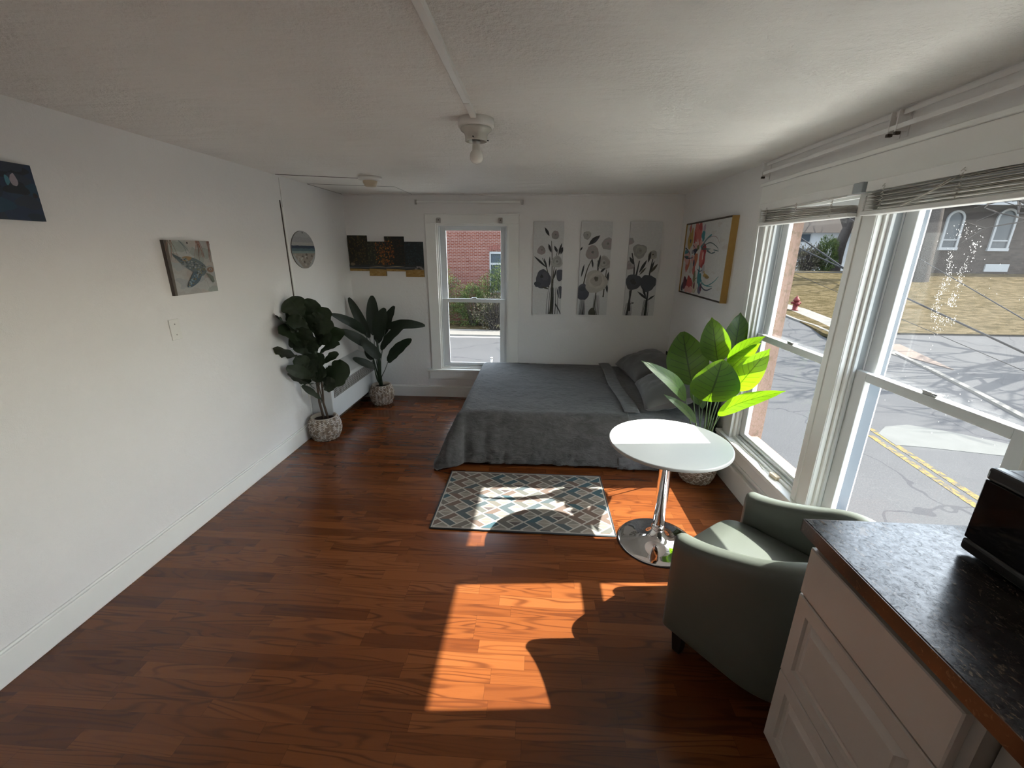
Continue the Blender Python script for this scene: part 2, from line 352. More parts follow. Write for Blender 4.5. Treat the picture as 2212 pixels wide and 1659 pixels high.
# ------------------------------------------------------------------ mesh helpers
class MB:
    def __init__(s): s.v = []; s.f = []; s.m = []; s.c = []; s.uv = {}; s.cur = 0; s.col = (1, 1, 1); s.sm = []; s.smooth = False
    def add(s, verts, faces, uv=None):
        b = len(s.v); s.v += [tuple(q) for q in verts]
        for i, f in enumerate(faces):
            s.f.append([b+k for k in f]); s.m.append(s.cur); s.c.append(s.col); s.sm.append(s.smooth)
            if uv: s.uv[len(s.f)-1] = [uv[k] for k in f]
        return s
    def box(s, x0, x1, y0, y1, z0, z1):
        x0, x1 = sorted((x0, x1)); y0, y1 = sorted((y0, y1)); z0, z1 = sorted((z0, z1))
        return s.add([(x0,y0,z0),(x1,y0,z0),(x1,y1,z0),(x0,y1,z0),(x0,y0,z1),(x1,y0,z1),(x1,y1,z1),(x0,y1,z1)],
                     [(3,2,1,0),(4,5,6,7),(0,1,5,4),(1,2,6,5),(2,3,7,6),(3,0,4,7)])
    def obox(s, c, ax, ay, az):
        c, ax, ay, az = V(c), V(ax), V(ay), V(az)
        vs_ = [c+ax*i+ay*j+az*k for k in (-1, 1) for j in (-1, 1) for i in (-1, 1)]
        return s.add(vs_, [(0,2,3,1),(4,5,7,6),(0,1,5,4),(1,3,7,5),(3,2,6,7),(2,0,4,6)])
    def tube(s, pts, r, n=8, cap=True):
        pts = [V(q) for q in pts]; k = len(pts); rr = r if isinstance(r, (list, tuple)) else [r]*k
        old = s.smooth; s.smooth = True; vs_ = []; prev = None
        for i, p in enumerate(pts):
            d = (pts[min(i+1, k-1)]-pts[max(i-1, 0)]).normalized()
            if prev is None: a = d.orthogonal().normalized()
            else: a = (prev-d*prev.dot(d)); a = a.normalized() if a.length > 1e-6 else d.orthogonal().normalized()
            prev = a; b = d.cross(a)
            for j in range(n):
                t = 2*pi*j/n; vs_.append(p+(a*math.cos(t)+b*math.sin(t))*rr[i])
        fs = [(i*n+j, i*n+(j+1) % n, (i+1)*n+(j+1) % n, (i+1)*n+j) for i in range(k-1) for j in range(n)]
        if cap: fs += [tuple(range(n-1, -1, -1)), tuple(range((k-1)*n, k*n))]
        s.add(vs_, fs); s.smooth = old; return s
    def lathe(s, c, prof, n=32, cap=True, sx=1, sy=1):
        c = V(c); old = s.smooth; s.smooth = True
        vs_ = [c+V((r*math.cos(2*pi*j/n)*sx, r*math.sin(2*pi*j/n)*sy, z)) for r, z in prof for j in range(n)]; k = len(prof)
        fs = [(i*n+j, i*n+(j+1) % n, (i+1)*n+(j+1) % n, (i+1)*n+j) for i in range(k-1) for j in range(n)]
        s.add(vs_, fs)
        if cap:
            b = len(s.v)-len(vs_); s.smooth = False
            s.f += [[b+j for j in range(n-1, -1, -1)], [b+(k-1)*n+j for j in range(n)]]; s.m += [s.cur]*2; s.c += [s.col]*2; s.sm += [False]*2
        s.smooth = old; return s
    def grid(s, fn, nu, nv, wrap=False, uv=False, colf=None):
        old = s.smooth; s.smooth = True; b = len(s.v)
        s.v += [tuple(fn(i/nu, j/nv)) for j in range(nv+1) for i in range(nu+1)]
        for j in range(nv):
            for i in range(nu):
                q = [b+j*(nu+1)+i, b+j*(nu+1)+i+1, b+(j+1)*(nu+1)+i+1, b+(j+1)*(nu+1)+i]
                s.f.append(q); s.m.append(s.cur); s.sm.append(True); s.c.append(colf(i, j) if colf else s.col)
        s.smooth = old; return s
    def prism(s, pts, a, b):                      # polygon in 3D swept by vector b-a
        d = V(b)-V(a); n = len(pts); p = [V(q) for q in pts]
        return s.add(p+[q+d for q in p], [tuple(range(n-1, -1, -1)), tuple(range(n, 2*n))]+[(i, (i+1) % n, n+(i+1) % n, n+i) for i in range(n)])

def wloc(o):
    return V(o['_w']) if '_w' in o else V((0, 0, 0))
ROOTS = []
def obj(name, mb, mats, parent=None, at_=None, bevel=0, solid=0, sub=0, seg=2, label=None):
    me = bpy.data.meshes.new(name); mats = mats if isinstance(mats, (list, tuple)) else [mats]
    vs_ = np.array(mb.v, dtype=float)
    org = wloc(parent) if parent is not None else None
    if parent is None:
        org = V(at_) if at_ is not None else V(((vs_[:, 0].min()+vs_[:, 0].max())/2, (vs_[:, 1].min()+vs_[:, 1].max())/2, vs_[:, 2].min()))
    me.from_pydata([tuple(q) for q in (vs_-np.array(org))], [], mb.f)
    for x in mats: me.materials.append(x)
    me.polygons.foreach_set('material_index', mb.m); me.polygons.foreach_set('use_smooth', mb.sm)
    if any(c != (1, 1, 1) for c in mb.c):
        ca = me.color_attributes.new('Col', 'FLOAT_COLOR', 'CORNER'); buf = []
        for p, c in zip(me.polygons, mb.c): buf += [*c, 1]*p.loop_total
        ca.data.foreach_set('color', buf)
    if mb.uv:
        ul = me.uv_layers.new(name='UVMap')
        for p in me.polygons:
            if p.index in mb.uv:
                for li, q in zip(p.loop_indices, mb.uv[p.index]): ul.data[li].uv = q
    me.update(); o = bpy.data.objects.new(name, me); COL.objects.link(o)
    if parent is not None: o.parent = parent; o['_w'] = tuple(org)
    else: o.location = org; o['_w'] = tuple(org)
    if parent is not None: o.location = (0, 0, 0)
    ROOTS.append(o)
    if solid:
        md = o.modifiers.new('solid', 'SOLIDIFY'); md.thickness = solid; md.offset = -1
    if bevel:
        md = o.modifiers.new('bevel', 'BEVEL'); md.width = bevel; md.segments = seg; md.limit_method = 'ANGLE'; md.angle_limit = math.radians(40)
        md.harden_normals = False
    if sub:
        md = o.modifiers.new('sub', 'SUBSURF'); md.levels = sub; md.render_levels = sub
    if label: o['label'] = label
    return o
def root(name, loc):
    o = bpy.data.objects.new(name, None); COL.objects.link(o); o.location = loc; o['_w'] = tuple(loc); o.empty_display_size = .1; ROOTS.append(o); return o
def tag(o, label, cat, group=None, kind=None):
    o['label'] = label; o['category'] = cat
    if group: o['group'] = group
    if kind: o['kind'] = kind
    return o
def struct(o, label=None):
    o['kind'] = 'structure'
    if label: o['label'] = label
    return o

# ================================================================== ROOM SHELL
XO = XR+WALL
W1 = (2.137, 2.945); W2 = (1.205, 2.015); WZ = (.36, 1.93); W3 = (-1.15, -.25); FILL_W2 = (-2.35, -1.45); FILL_WZ = (1.02, 1.93)
BW = (-1.098, -.325); BZ = (.345, 1.925)
mb = MB(); mb.box(XL-.15, XO, Y0-.15, YB+WALL, -.12, 0); struct(obj('floor', mb, FLOOR))
mb = MB(); mb.box(XL-.15, XO, Y0-.15, YB+WALL, H, H+.15); struct(obj('ceiling', mb, CEILP))
mb = MB(); mb.box(XL-.15, XL, Y0-.15, YB+WALL, 0, H); struct(obj('wall_left', mb, WALLP))
def holed(mb, along, lo, hi, a, b, holes, z0=0, z1=H):
    """wall slab between lo..hi along one axis and a..b across, with openings (u0,u1,z0,z1)"""
    def bx(u0, u1, p, q):
        if u1-u0 < 1e-6 or q-p < 1e-6: return
        mb.box(a, b, u0, u1, p, q) if along == 'y' else mb.box(u0, u1, a, b, p, q)
    cur = lo
    for (u0, u1, p, q) in sorted(holes):
        bx(cur, u0, z0, z1); bx(u0, u1, z0, p); bx(u0, u1, q, z1); cur = u1
    bx(cur, hi, z0, z1)
mb = MB(); holed(mb, 'y', Y0-.15, YB+WALL, XR, XO, [(*W1, *WZ), (*W2, *WZ), (*W3, *FILL_WZ), (*FILL_W2, *FILL_WZ)])
struct(obj('wall_right', mb, WALLP))
mb = MB(); holed(mb, 'x', XL, XR, YB, YB+WALL, [(*BW, *BZ)]); struct(obj('wall_back', mb, WALLP))
mb = MB(); mb.box(XL, XR, Y0-.15, Y0, 0, H); struct(obj('wall_front', mb, WALLP))
# exterior skin of the house: cornice that shades the window heads
mb = MB(); mb.box(XO, 1.992, Y0-.3, YB+.5, 2.2, 2.36); mb.box(XO, 1.87, Y0-.3, YB+.5, 2.08, 2.2)
struct(obj('trim_cornice', mb, CLAP), 'painted cornice along the outside of the house')

# baseboards
mb = MB(); mb.box(XL, XL+.018, Y0, 3.46, 0, .13); mb.box(XL, XL+.012, Y0, 3.46, .13, .142); struct(obj('baseboard_left', mb, TRIM, bevel=.004))
mb = MB(); mb.box(XL+.01, XR-.02, YB-.018, YB, 0, .125); mb.box(XL+.01, XR-.02, YB-.012, YB, .125, .137); struct(obj('baseboard_back', mb, TRIM, bevel=.004))
mb = MB(); mb.box(XR-.02, XR, 1.07, YB-.02, 0, .165); mb.box(XR-.03, XR, 1.07, YB-.02, .165, .182); struct(obj('baseboard_right', mb, TRIM, bevel=.004))

# ------------------------------------------------------------------ double-hung windows
def frame_ring(mb, f, u0, u1, z0, z1, wd, w0, w1, bot=None, top=None):
    bot = wd if bot is None else bot; top = wd if top is None else top
    f(mb, u0, u0+wd, w0, w1, z0, z1); f(mb, u1-wd, u1, w0, w1, z0, z1)
    f(mb, u0+wd, u1-wd, w0, w1, z0, z0+bot); f(mb, u0+wd, u1-wd, w0, w1, z1-top, z1)
def window(n, side, u, z, mid, glass, glass2, casing, inset=.015):
    if side == 'right': f = lambda mb, a, b, p, q, c, d: mb.box(XR+p, XR+q, a, b, c, d); loc = (XR+.06, (u[0]+u[1])/2, z[0])
    elif side == 'front': f = lambda mb, a, b, p, q, c, d: mb.box(a, b, Y0-p, Y0-q, c, d); loc = ((u[0]+u[1])/2, Y0-.06, z[0])
    else: f = lambda mb, a, b, p, q, c, d: mb.box(a, b, YB+p, YB+q, c, d); loc = ((u[0]+u[1])/2, YB+.06, z[0])
    r = root('window_%d' % n, loc); r['kind'] = 'structure'
    # jamb lining with stops and grey tracks
    mb = MB(); frame_ring(mb, f, u[0], u[1], z[0], z[1], .018, 0, .098); obj('window_jamb', mb, TRIM, r, bevel=.002)
    mb = MB(); frame_ring(mb, f, u[0], u[1], z[0], z[1], .018, .098, WALL-.02); obj('outer_jamb', mb, PEACH if (side == 'right' and inset > 0) else STORM, r)
    mb = MB(); a0, a1, c0, c1 = u[0]+.018, u[1]-.018, z[0]+.018, z[1]-.018
    frame_ring(mb, f, a0, a1, c0, c1, .014, .016, .030); frame_ring(mb, f, a0, a1, c0, c1, .010, .062, .068)
    obj('window_stop', mb, VINYL, r, bevel=.0015)
    mb = MB(); frame_ring(mb, f, a0, a1, c0, c1, .005, .030, .100); obj('window_track', mb, VINYL_GREY, r)
    s0, s1 = a0+.008, a1-.008
    mb = MB(); frame_ring(mb, f, s0, s1, c0+.004, mid+.022, .070, .032, .058, .048, .040)
    f(mb, s0+.07, s1-.07, .026, .034, c0+.030, c0+.040); lo = obj('lower_sash', mb, VINYL, r, bevel=.003)
    mb = MB(); frame_ring(mb, f, s0, s1, mid-.022, c1-.003, .064, .070, .096, .036, .040); us = obj('upper_sash', mb, VINYL, r, bevel=.003)
    mb = MB(); f(mb, s0+.03, s1-.03, .044, .047, c0+.04, mid-.012); obj('glass_pane', mb, glass2, lo)
    mb = MB(); f(mb, s0+.03, s1-.03, .082, .085, mid+.008, c1-.036); obj('glass_pane', mb, glass, us)
    mb = MB(); c = (u[0]+u[1])/2; f(mb, c-.03, c+.03, .036, .058, mid+.022, mid+.029); f(mb, c-.012, c+.03, .034, .046, mid+.029, mid+.037); f(mb, c-.03, c-.012, .040, .066, mid+.029, mid+.034)
    obj('sash_lock', mb, STEEL, lo, bevel=.002)
    # exterior casing
    mb = MB(); frame_ring(mb, f, u[0]-.06, u[1]+.06, z[0]-.08, z[1]+.12, .06+inset, .135, .20, .07, .14)
    obj('exterior_casing', mb, PEACH if side == 'right' else VINYL, r)
    return r
window(1, 'right', W1, WZ, 1.118, GLASS, GLASS, 'peach')
window(2, 'right', W2, WZ, 1.118, GLASSD2, GLASSD, 'peach', -.035)
window(3, 'back', BW, BZ, 1.125, GLASS, GLASS, 'white')
window(4, 'right', W3, FILL_WZ, 1.48, GLASS, GLASS, 'peach')  # unseen window behind the camera, added to let in fill light
window(5, 'right', FILL_W2, FILL_WZ, 1.48, GLASS, GLASS, 'peach')  # second added window, more fill for the ceiling and left wall
# interior casings and stools (names of the setting)
def trim(n, fn, mat=TRIM, bev=.003, label=None):
    mb = MB(); fn(mb); return struct(obj('trim_%d' % n, mb, mat, bevel=bev), label)
trim(1, lambda m_: (m_.box(XR-.024, XR, 2.012, 2.14, .36, 1.945), m_.box(XR-.030, XR-.024, 2.100, 2.138, .36, 1.945), m_.box(XR-.028, XR-.024, 2.014, 2.024, .36, 1.945)), label='mullion board between the two street windows')
trim(2, lambda m_: (m_.box(XR-.022, XR, 2.948, 3.07, .36, 1.945)))
trim(3, lambda m_: (m_.box(XR-.022, XR, 1.09, 1.208, .36, 1.945)))
trim(4, lambda m_: (m_.box(XR-.024, XR, 1.10, 3.075, 1.93, 2.06), m_.box(XR-.034, XR, 1.09, 3.085, 2.06, 2.08)), label='head casing over the street windows')
trim(5, lambda m_: (m_.box(XR-.055, XR+.03, 1.08, 3.11, .335, .362), m_.box(XR-.022, XR, 1.11, 3.08, .235, .335), m_.box(XR-.03, XR, 1.11, 3.08, .225, .237)), label='window stool and apron under the street windows')
trim(6, lambda m_: (m_.box(-1.206, -1.096, YB-.022, YB, .345, 1.925), m_.box(-.327, -.215, YB-.022, YB, .345, 1.925), m_.box(-1.206, -.215, YB-.022, YB, 1.925, 2.018), m_.box(-1.212, -.209, YB-.028, YB, 2.012, 2.024)), label='casing around the back window')
trim(7, lambda m_: (m_.box(-1.262, -.16, YB-.05, YB+.02, .322, .346), m_.box(-1.24, -.18, YB-.02, YB, .225, .322)), label='stool and apron of the back window')
# corner bead lines, cracks of the ceiling patch, gap beside the left wall panel
trim(8, lambda m_: (m_.box(XL, XL+.012, 3.525, 3.545, .0, 1.98), m_.box(XL, XL+.006, 3.545, 3.553, .0, 2.2)), label='thin batten up the left wall')
trim(9, lambda m_: m_.box(XL, XL+.004, 3.516, 3.525, .7, 2.03), DARKGAP, 0, 'dark gap beside the batten')
mb = MB()
for a, b, r_ in (((-2.06, 3.49), (-1.45, 3.69), .0028), ((-2.06, 3.97), (-1.34, 4.15), .0016), ((-1.34, 4.15), (-1.33, 4.68), .0013), ((-2.07, 3.98), (-2.07, 4.68), .002), ((-2.07, 4.686), (-1.34, 4.686), .002)):
    mb.tube([(a[0], a[1], H-.0005), ((a[0]+b[0])/2, (a[1]+b[1])/2+.004, H-.0005), (b[0], b[1], H-.0005)], r_, 6)
struct(obj('trim_10', mb, DARKGAP), 'dark crack lines of a ceiling patch')
trim(11, lambda m_: m_.box(XL, XR, YB-.012, YB, H-.014, H), WALLP, .004)

# ================================================================== FURNITURE
# ---- bed
bx0, bx1, by0, by1, bz = -.56, 1.415, 3.16, 4.655, .425
bed = root('bed', ((bx0+bx1)/2, (by0+by1)/2, 0)); tag(bed, 'low double bed in the far corner under the flower canvases', 'bed')
mb = MB(); mb.box(bx0+.02, bx1, by0+.02, by1, .20, bz-.012); obj('mattress', mb, MATTR, bed, bevel=.04, seg=4)
mb = MB(); mb.box(bx0+.05, bx1-.02, by0+.05, by1-.03, .07, .195); obj('bed_frame', mb, BLACKW, bed, bevel=.01)
for x in (bx0+.12, bx1-.12):
    for y in (by0+.12, by1-.12):
        mb = MB(); mb.box(x-.03, x+.03, y-.03, y+.03, 0, .07); obj('leg', mb, BLACKW, bed)
mb = MB(); mb.box(bx1+.003, bx1+.018, by0+.0, by1-.02, .2, .62); obj('headboard', mb, basic('dark_headboard_cloth', (.035, .04, .05), .9), bed, bevel=.006)

def nz(p, s, seed=0): return noise.noise(V((p[0]*s+seed*7.3, p[1]*s+seed*3.1, p[2]*s+seed)))
def drape(x_hem, left, drop, seedv, wr, nx, ny, front_out=.07, corner=.17, extra=.0, z_up=0, spread=0):
    """cloth over the bed top hanging over the front edge and (if left) over the foot edge"""
    Lf = bz-.004+drop
    def fn(i, j):
        # i: 0 at hem (right) -> 1 far left ; j: 0 back wall -> 1 front bottom
        if left: sx_ = i*((x_hem-bx0)+Lf*.98)
        else: sx_ = i*extra
        ty = j*((by1-by0)+Lf)
        if left:
            a = max(0, sx_-(x_hem-bx0)); x = x_hem-min(sx_, x_hem-bx0)
        else: a = 0; x = x_hem-sx_+extra
        b = max(0, ty-(by1-by0))
        if extra: b *= 1-.55*min(1, max(0, (x-.98)/.06))
        y = by1-min(ty, by1-by0)
        h = (a**5+b**5)**(1/5) if a+b > 0 else 0
        zt = bz+.012+z_up
        R = .05
        if h > 0:
            th = min(h/R, pi/2); dz = R*(1-math.cos(th))+max(0, h-R*pi/2)*.985; ou = R*math.sin(th)
        else: dz = 0; ou = 0
        ang = math.atan2(b, a) if h > 0 else 0
        k = min(1, h/Lf)
        flare = front_out*k**1.2
        cor = math.sin(2*ang) if (a > 0 and b > 0) else 0
        fo = ou+flare+cor*corner*k
        ox = -math.cos(ang)*fo if a > 0 else 0; oy = -math.sin(ang)*fo if b > 0 else 0
        if not (a > 0): oy = -(ou+flare) if b > 0 else 0
        x += ox; y += oy; z = zt-dz
        # vertical folds in the hanging cloth
        per = (x-y*.2) if b > a else (y+x*.2)
        fd = (nz((per, 0, 0), 5.5, seedv)*.045+nz((per, 0, z*.5), 13, seedv+2)*.02)*k**1.3*(1.9 if cor > 0 else (1.2 if left and x < bx0+.45 else .35))
        if b > 0 and b >= a: y -= abs(fd)*.9
        if a > 0 and a > b: x -= abs(fd)*.9
        fl = .007+.012*abs(nz((x, y, 0), 9, seedv))
        if z < fl:
            ov = fl-z; z = fl
            y -= ov*.5*(1 if b >= a else 0)*spread; x -= ov*.5*(1 if a > b else 0)*spread
        q = (x, y, z)
        z += (nz(q, 2.6, seedv)*.008+nz(q, 8, seedv)*.004*wr+nz((x*3, y, z), 12, seedv)*.0025*wr)*(1-k*.9)
        yy = (nz((x, y, z*2.2), 7, seedv+5)*.012+abs(nz((x*1.5, y, z*3), 11, seedv+9))*.02)*wr*k
        y -= yy if b > 0 else 0
        return (x, max(y, 2.93), max(z, .005))
    mb = MB(); mb.grid(fn, nx, ny); return mb
bl = obj('blanket', drape(.735, True, .02, 3, 1.0, 120, 130, spread=1.1), BLANKET, solid=.009)
tag(bl, 'charcoal plush blanket spread over the bed and hanging to the floor', 'blanket')
sh = obj('bed_sheet', drape(.66, False, .03, 8, 1.2, 50, 130, extra=.72, z_up=-.008, front_out=.075), SHEET, solid=.004)
tag(sh, 'grey bed sheet at the pillow end of the bed, crumpled onto the floor', 'bed sheet')
# turned hem of the blanket
def hem(i, j):
    t = j*1.52; x = .70+.115*i+.010*math.sin(t*6); y = by1-.01-t+.02
    return (x, y, bz+.026+.004*math.sin(pi*i)+nz((x, y, 0), 30, 4)*.004)
mb = MB(); mb.grid(hem, 8, 120); obj('hem', mb, SHEET, bl, solid=.006, label='lighter grey embossed hem of the blanket')

def pillow(c, w_, d_, h_, rz, tx, ty, label, seed):
    mb = MB(); M = Matrix.Rotation(rz, 3, 'Z') @ Matrix.Rotation(ty, 3, 'Y') @ Matrix.Rotation(tx, 3, 'X'); c = V(c)
    nu, nv = 30, 24
    for sgn in (1, -1):
        def fn(i, j):
            a, b = i*2-1, j*2-1
            e = max(0, (1-abs(a)**2.6)*(1-abs(b)**2.6))**.48
            px_ = a*w_/2*(1-.06*(1-abs(b)**2)*abs(a)); py_ = b*d_/2*(1-.06*(1-abs(a)**2)*abs(b))
            z = sgn*h_/2*e
            z += (nz((a*2, b*2, sgn), 1.6, seed)*.02+nz((a, b*3, sgn), 4, seed)*.008)*e**.5
            return c+M @ V((px_, py_, z))
        mb.grid(fn if sgn > 0 else (lambda i, j: fn(1-i, j)), nu, nv)
    mb.smooth = True
    o = obj('pillow', mb, PILLOWM); tag(o, label, 'pillow', 'pillows on the bed'); return o
pillow((1.13, 4.26, .55), .48, .72, .22, .10, 0, -.32, 'grey pillow at the back of the bed against the corner', 3)
pillow((1.12, 3.50, .55), .48, .72, .22, -.10, 0, -.34, 'grey pillow at the front of the bed, nearer the round table', 6)

# ---- rug
rug_pts = (-.637, .508, 2.203, 2.915)
mb = MB(); mb.col = (.36, .34, .31)
x0, x1, y0, y1 = rug_pts
mb.box(x0, x1, y0, y1, .001, .009)
zz = .0094
pal_in = [(.235, .205, .18), (.20, .175, .155), (.17, .155, .14)]
pal_bar = [(.115, .08, .065), (.115, .08, .065), (.12, .11, .095), (.055, .075, .085), (.03, .075, .095), (.10, .10, .09)]
def clip(poly):
    for ax, lim, sg in ((0, x0+.012, 1), (0, x1-.012, -1), (1, y0+.012, 1), (1, y1-.012, -1)):
        o = []
        for i in range(len(poly)):
            a, b = poly[i], poly[(i+1) % len(poly)]; da, db = (a[ax]-lim)*sg, (b[ax]-lim)*sg
            if da >= 0: o.append(a)
            if da*db < 0:
                t = da/(da-db); o.append((a[0]+(b[0]-a[0])*t, a[1]+(b[1]-a[1])*t))
        poly = o
        if len(poly) < 3: return None
    return poly
def rugpoly(p, c, lift=0):
    p = clip(p)
    if p: mb.col = c; mb.add([(a, b, zz+lift) for a, b in p], [tuple(range(len(p)))])
hw, hh = .092, .075
for j in range(-1, 11):
    for i in range(-1, 9):
        cx = x0+.03+i*2*hw+(hw if j % 2 else 0); cy_ = y0+.02+j*hh
        k = .915; A = (cx-hw*k, cy_); B = (cx, cy_-hh*k); C = (cx+hw*k, cy_); D = (cx, cy_+hh*k)
        t = .40
        def L(p, q, s_): return (p[0]+(q[0]-p[0])*s_, p[1]+(q[1]-p[1])*s_)
        # bars along the two left edges
        c1 = random.choice(pal_bar); c2 = random.choice(pal_bar)
        ia = (cx-hw*k+2*hw*k*t, cy_)
        BB = L(B, C, t); DD = L(D, C, t)
        rugpoly([A, L(A, ia, .94), L(DD, D, .06), D], c1); rugpoly([A, B, L(BB, B, .06), L(A, ia, .94)], c2)
        g = .012
        ca = random.choice(pal_in); cb = random.choice(pal_in+[(.075, .06, .06)])
        rugpoly([(ia[0]+g, cy_+.002), (C[0]-.004, cy_+.002), L(DD, C, .08)], ca); rugpoly([(ia[0]+g, cy_-.002), L(BB, C, .08), (C[0]-.004, cy_-.002)], cb)
rug = obj('area_rug', mb, RUGM); tag(rug, 'small rug with a grey, brown and teal diamond lattice, half in sunlight', 'rug')
mb = MB()
for a, b in (((x0, y0), (x1, y0)), ((x1, y0), (x1, y1)), ((x1, y1), (x0, y1)), ((x0, y1), (x0, y0))):
    mb.tube([(*a, .006), (*b, .006)], .0055, 8)
obj('rug_binding', mb, RUGB, rug, label='dark binding')

# ---- round pedestal table
tc_ = (.742, 2.178); tb = root('pedestal_table', (*tc_, 0)); tag(tb, 'round white bistro table on a chrome trumpet base', 'table')
ttc = (.747, 2.186)
mb = MB(); mb.lathe((*ttc, 0), [(.30, .636), (.322, .638), (.325, .642), (.325, .652), (.3235, .6545), (.32, .655)], 96); obj('tabletop', mb, [TOPW], tb)
mb = MB(); mb.lathe((*ttc, 0), [(.3255, .6385), (.3262, .640), (.3262, .651), (.3255, .6525)], 96, cap=False); obj('edge_band', mb, EDGEG, tb)
mb = MB(); mb.lathe((*tc_, 0), [(.034, .135), (.034, .618), (.06, .62), (.085, .628), (.085, .635)], 40); mb.lathe((*tc_, 0), [(.027, .07), (.027, .14)], 40); obj('pole', mb, CHROME, tb)
pr = [(.215, .0), (.222, .001), (.2235, .005), (.222, .009), (.215, .0115), (.19, .0145), (.16, .018), (.13, .0225), (.105, .0285), (.085, .036), (.068, .046), (.055, .058), (.045, .073), (.038, .088), (.034, .098)]
mb = MB(); mb.lathe((*tc_, 0), pr, 96); obj('base', mb, CHROME, tb)
mb = MB(); mb.lathe((*tc_, 0), [(.034, .096), (.037, .099), (.037, .110), (.034, .113), (.031, .118), (.027, .12)], 40); obj('collar', mb, CHROME, tb)
mb = MB(); mb.lathe((*tc_, 0), [(.2245, .0), (.2265, .001), (.2265, .004), (.2245, .006)], 96, cap=False); obj('floor_ring', mb, BLACKP, tb)

# ---- tub chair
f_ = V((-.617, .787, 0)); r_ = V((.787, .617, 0)); fm = V((.825, 1.655, 0))
def CH(s, t, z): return fm+r_*s-f_*t+V((0, 0, z))       # s sideways, t backwards from the front
ch = root('tub_chair', tuple(CH(0, .28, 0))); tag(ch, 'sage green leatherette tub armchair between the round table and the counter', 'armchair')
HWD, DEP, RC, TH = .318, .56, .27, .085
path = []
n1 = 10
for i in range(n1+1): path.append((-HWD, (DEP-RC)*i/n1, -1, 0))
for i in range(1, 15):
    a = i/15*pi/2; path.append((-HWD+RC-RC*math.cos(a), DEP-RC+RC*math.sin(a), -math.cos(a), math.sin(a)))
for i in range(5): path.append((-HWD+RC+(2*HWD-2*RC)*i/4, DEP, 0, 1))
for i in range(1, 15):
    a = i/15*pi/2; path.append((HWD-RC+RC*math.sin(a), DEP-RC+RC*math.cos(a), math.sin(a), math.cos(a)))
for i in range(n1+1): path.append((HWD, (DEP-RC)*(1-i/n1), 1, 0))
def top_h(t): u = min(1, max(0, t/DEP)); return .565+.17*(u*u*(3-2*u))*.82
mb = MB(); mb.smooth = True; rings = []
def section(h):
    """cross-section from outer bottom, over the rounded arm, to inner bottom: (inward offset, z)"""
    R = .036; z0c = .118; pts = [(0.006, z0c), (0, z0c+.01), (0, .2), (0, .35), (0, h-R*1.6)]
    for k in range(1, 6):
        a = k/6*pi/2; pts.append((R*(1-math.cos(a)), h-R+R*math.sin(a)*1.0))
    pts += [(R, h), (TH-R, h)]
    for k in range(1, 6):
        a = k/6*pi/2; pts.append((TH-R+R*math.sin(a), h-R+R*math.cos(a)))
    pts += [(TH, h-R*1.6), (TH, .35), (TH, .2), (TH-.004, z0c)]
    return pts
ns = len(section(.6))
# rounded front ends: shrink section at first/last
allp = [(path[0], -.022, .45), (path[0], -.014, .8), (path[0], -.004, .96)]+[(p, 0, 1) for p in path]+[(path[-1], -.004, .96), (path[-1], -.014, .8), (path[-1], -.022, .45)]
for (s_, t_, nx_, ny_), dt, sc in allp:
    sec = section(top_h(t_)); ring = []
    for o_, z_ in sec:
        oo = TH/2+(o_-TH/2)*sc; z2 = z_ if sc == 1 else .118+(z_-.118)*(1-(1-sc)*.055)
        ring.append(CH(s_-nx_*oo, t_-ny_*oo+dt, z2))
    rings.append(ring)
vs_ = [q for rg in rings for q in rg]; k = len(rings)
fs = [(i*ns+j, (i+1)*ns+j, (i+1)*ns+j+1, i*ns+j+1) for i in range(k-1) for j in range(ns-1)]
fs += [((i+1)*ns, i*ns, i*ns+ns-1, (i+1)*ns+ns-1) for i in range(k-1)]
mb.add(vs_, fs); mb.smooth = False; mb.add(rings[0], [tuple(range(ns))]); mb.add(rings[-1], [tuple(range(ns-1, -1, -1))])
obj('backrest', mb, LEATHER, ch)
# seat cushion: superellipse plan
def seat_mb(z0, z1, hw_, tf, tbk, crown):
    mb = MB(); prof = [(.0, 0), (.93, 0), (.985, .12), (1, .35), (1, .65), (.985, .88), (.94, 1.0), (.6, 1.0+crown*.7), (.25, 1.0+crown), (0.001, 1.0+crown)]
    n = 48; vs_ = []
    for rr_, zz_ in prof:
        for j in range(n):
            a = 2*pi*j/n; ca, sa = math.cos(a), math.sin(a)
            e = 2/ (6 if sa < 0 else 3.2)
            x_ = math.copysign(abs(ca)**e, ca)*hw_; y_ = math.copysign(abs(sa)**e, sa)
            t_ = (tf+tbk)/2+y_*(tbk-tf)/2
            cx_, cyy = 0, (tf+tbk)/2
            ins = (1-rr_)
            vs_.append(CH(cx_+(x_-cx_)*(1-ins), cyy+(t_-cyy)*(1-ins), z0+(z1-z0)*zz_))
    mb.smooth = True
    k = len(prof); mb.add(vs_, [(i*n+j, i*n+(j+1) % n, (i+1)*n+(j+1) % n, (i+1)*n+j) for i in range(k-1) for j in range(n)]); return mb
obj('seat_cushion', seat_mb(.315, .43, HWD-TH-.004, -.075, DEP-TH-.004, .10), LEATHER, ch)
mb = MB(); mb.obox(CH(0, .02, .215), r_*(HWD-TH-.002), f_*.035, V((0, 0, .098))); obj('front_panel', mb, LEATHER, ch, bevel=.012, seg=3)
mb = MB(); mb.obox(CH(0, .22, .17), r_*(HWD-TH-.01), f_*.17, V((0, 0, .05))); obj('seat_base', mb, BLACKP, ch)
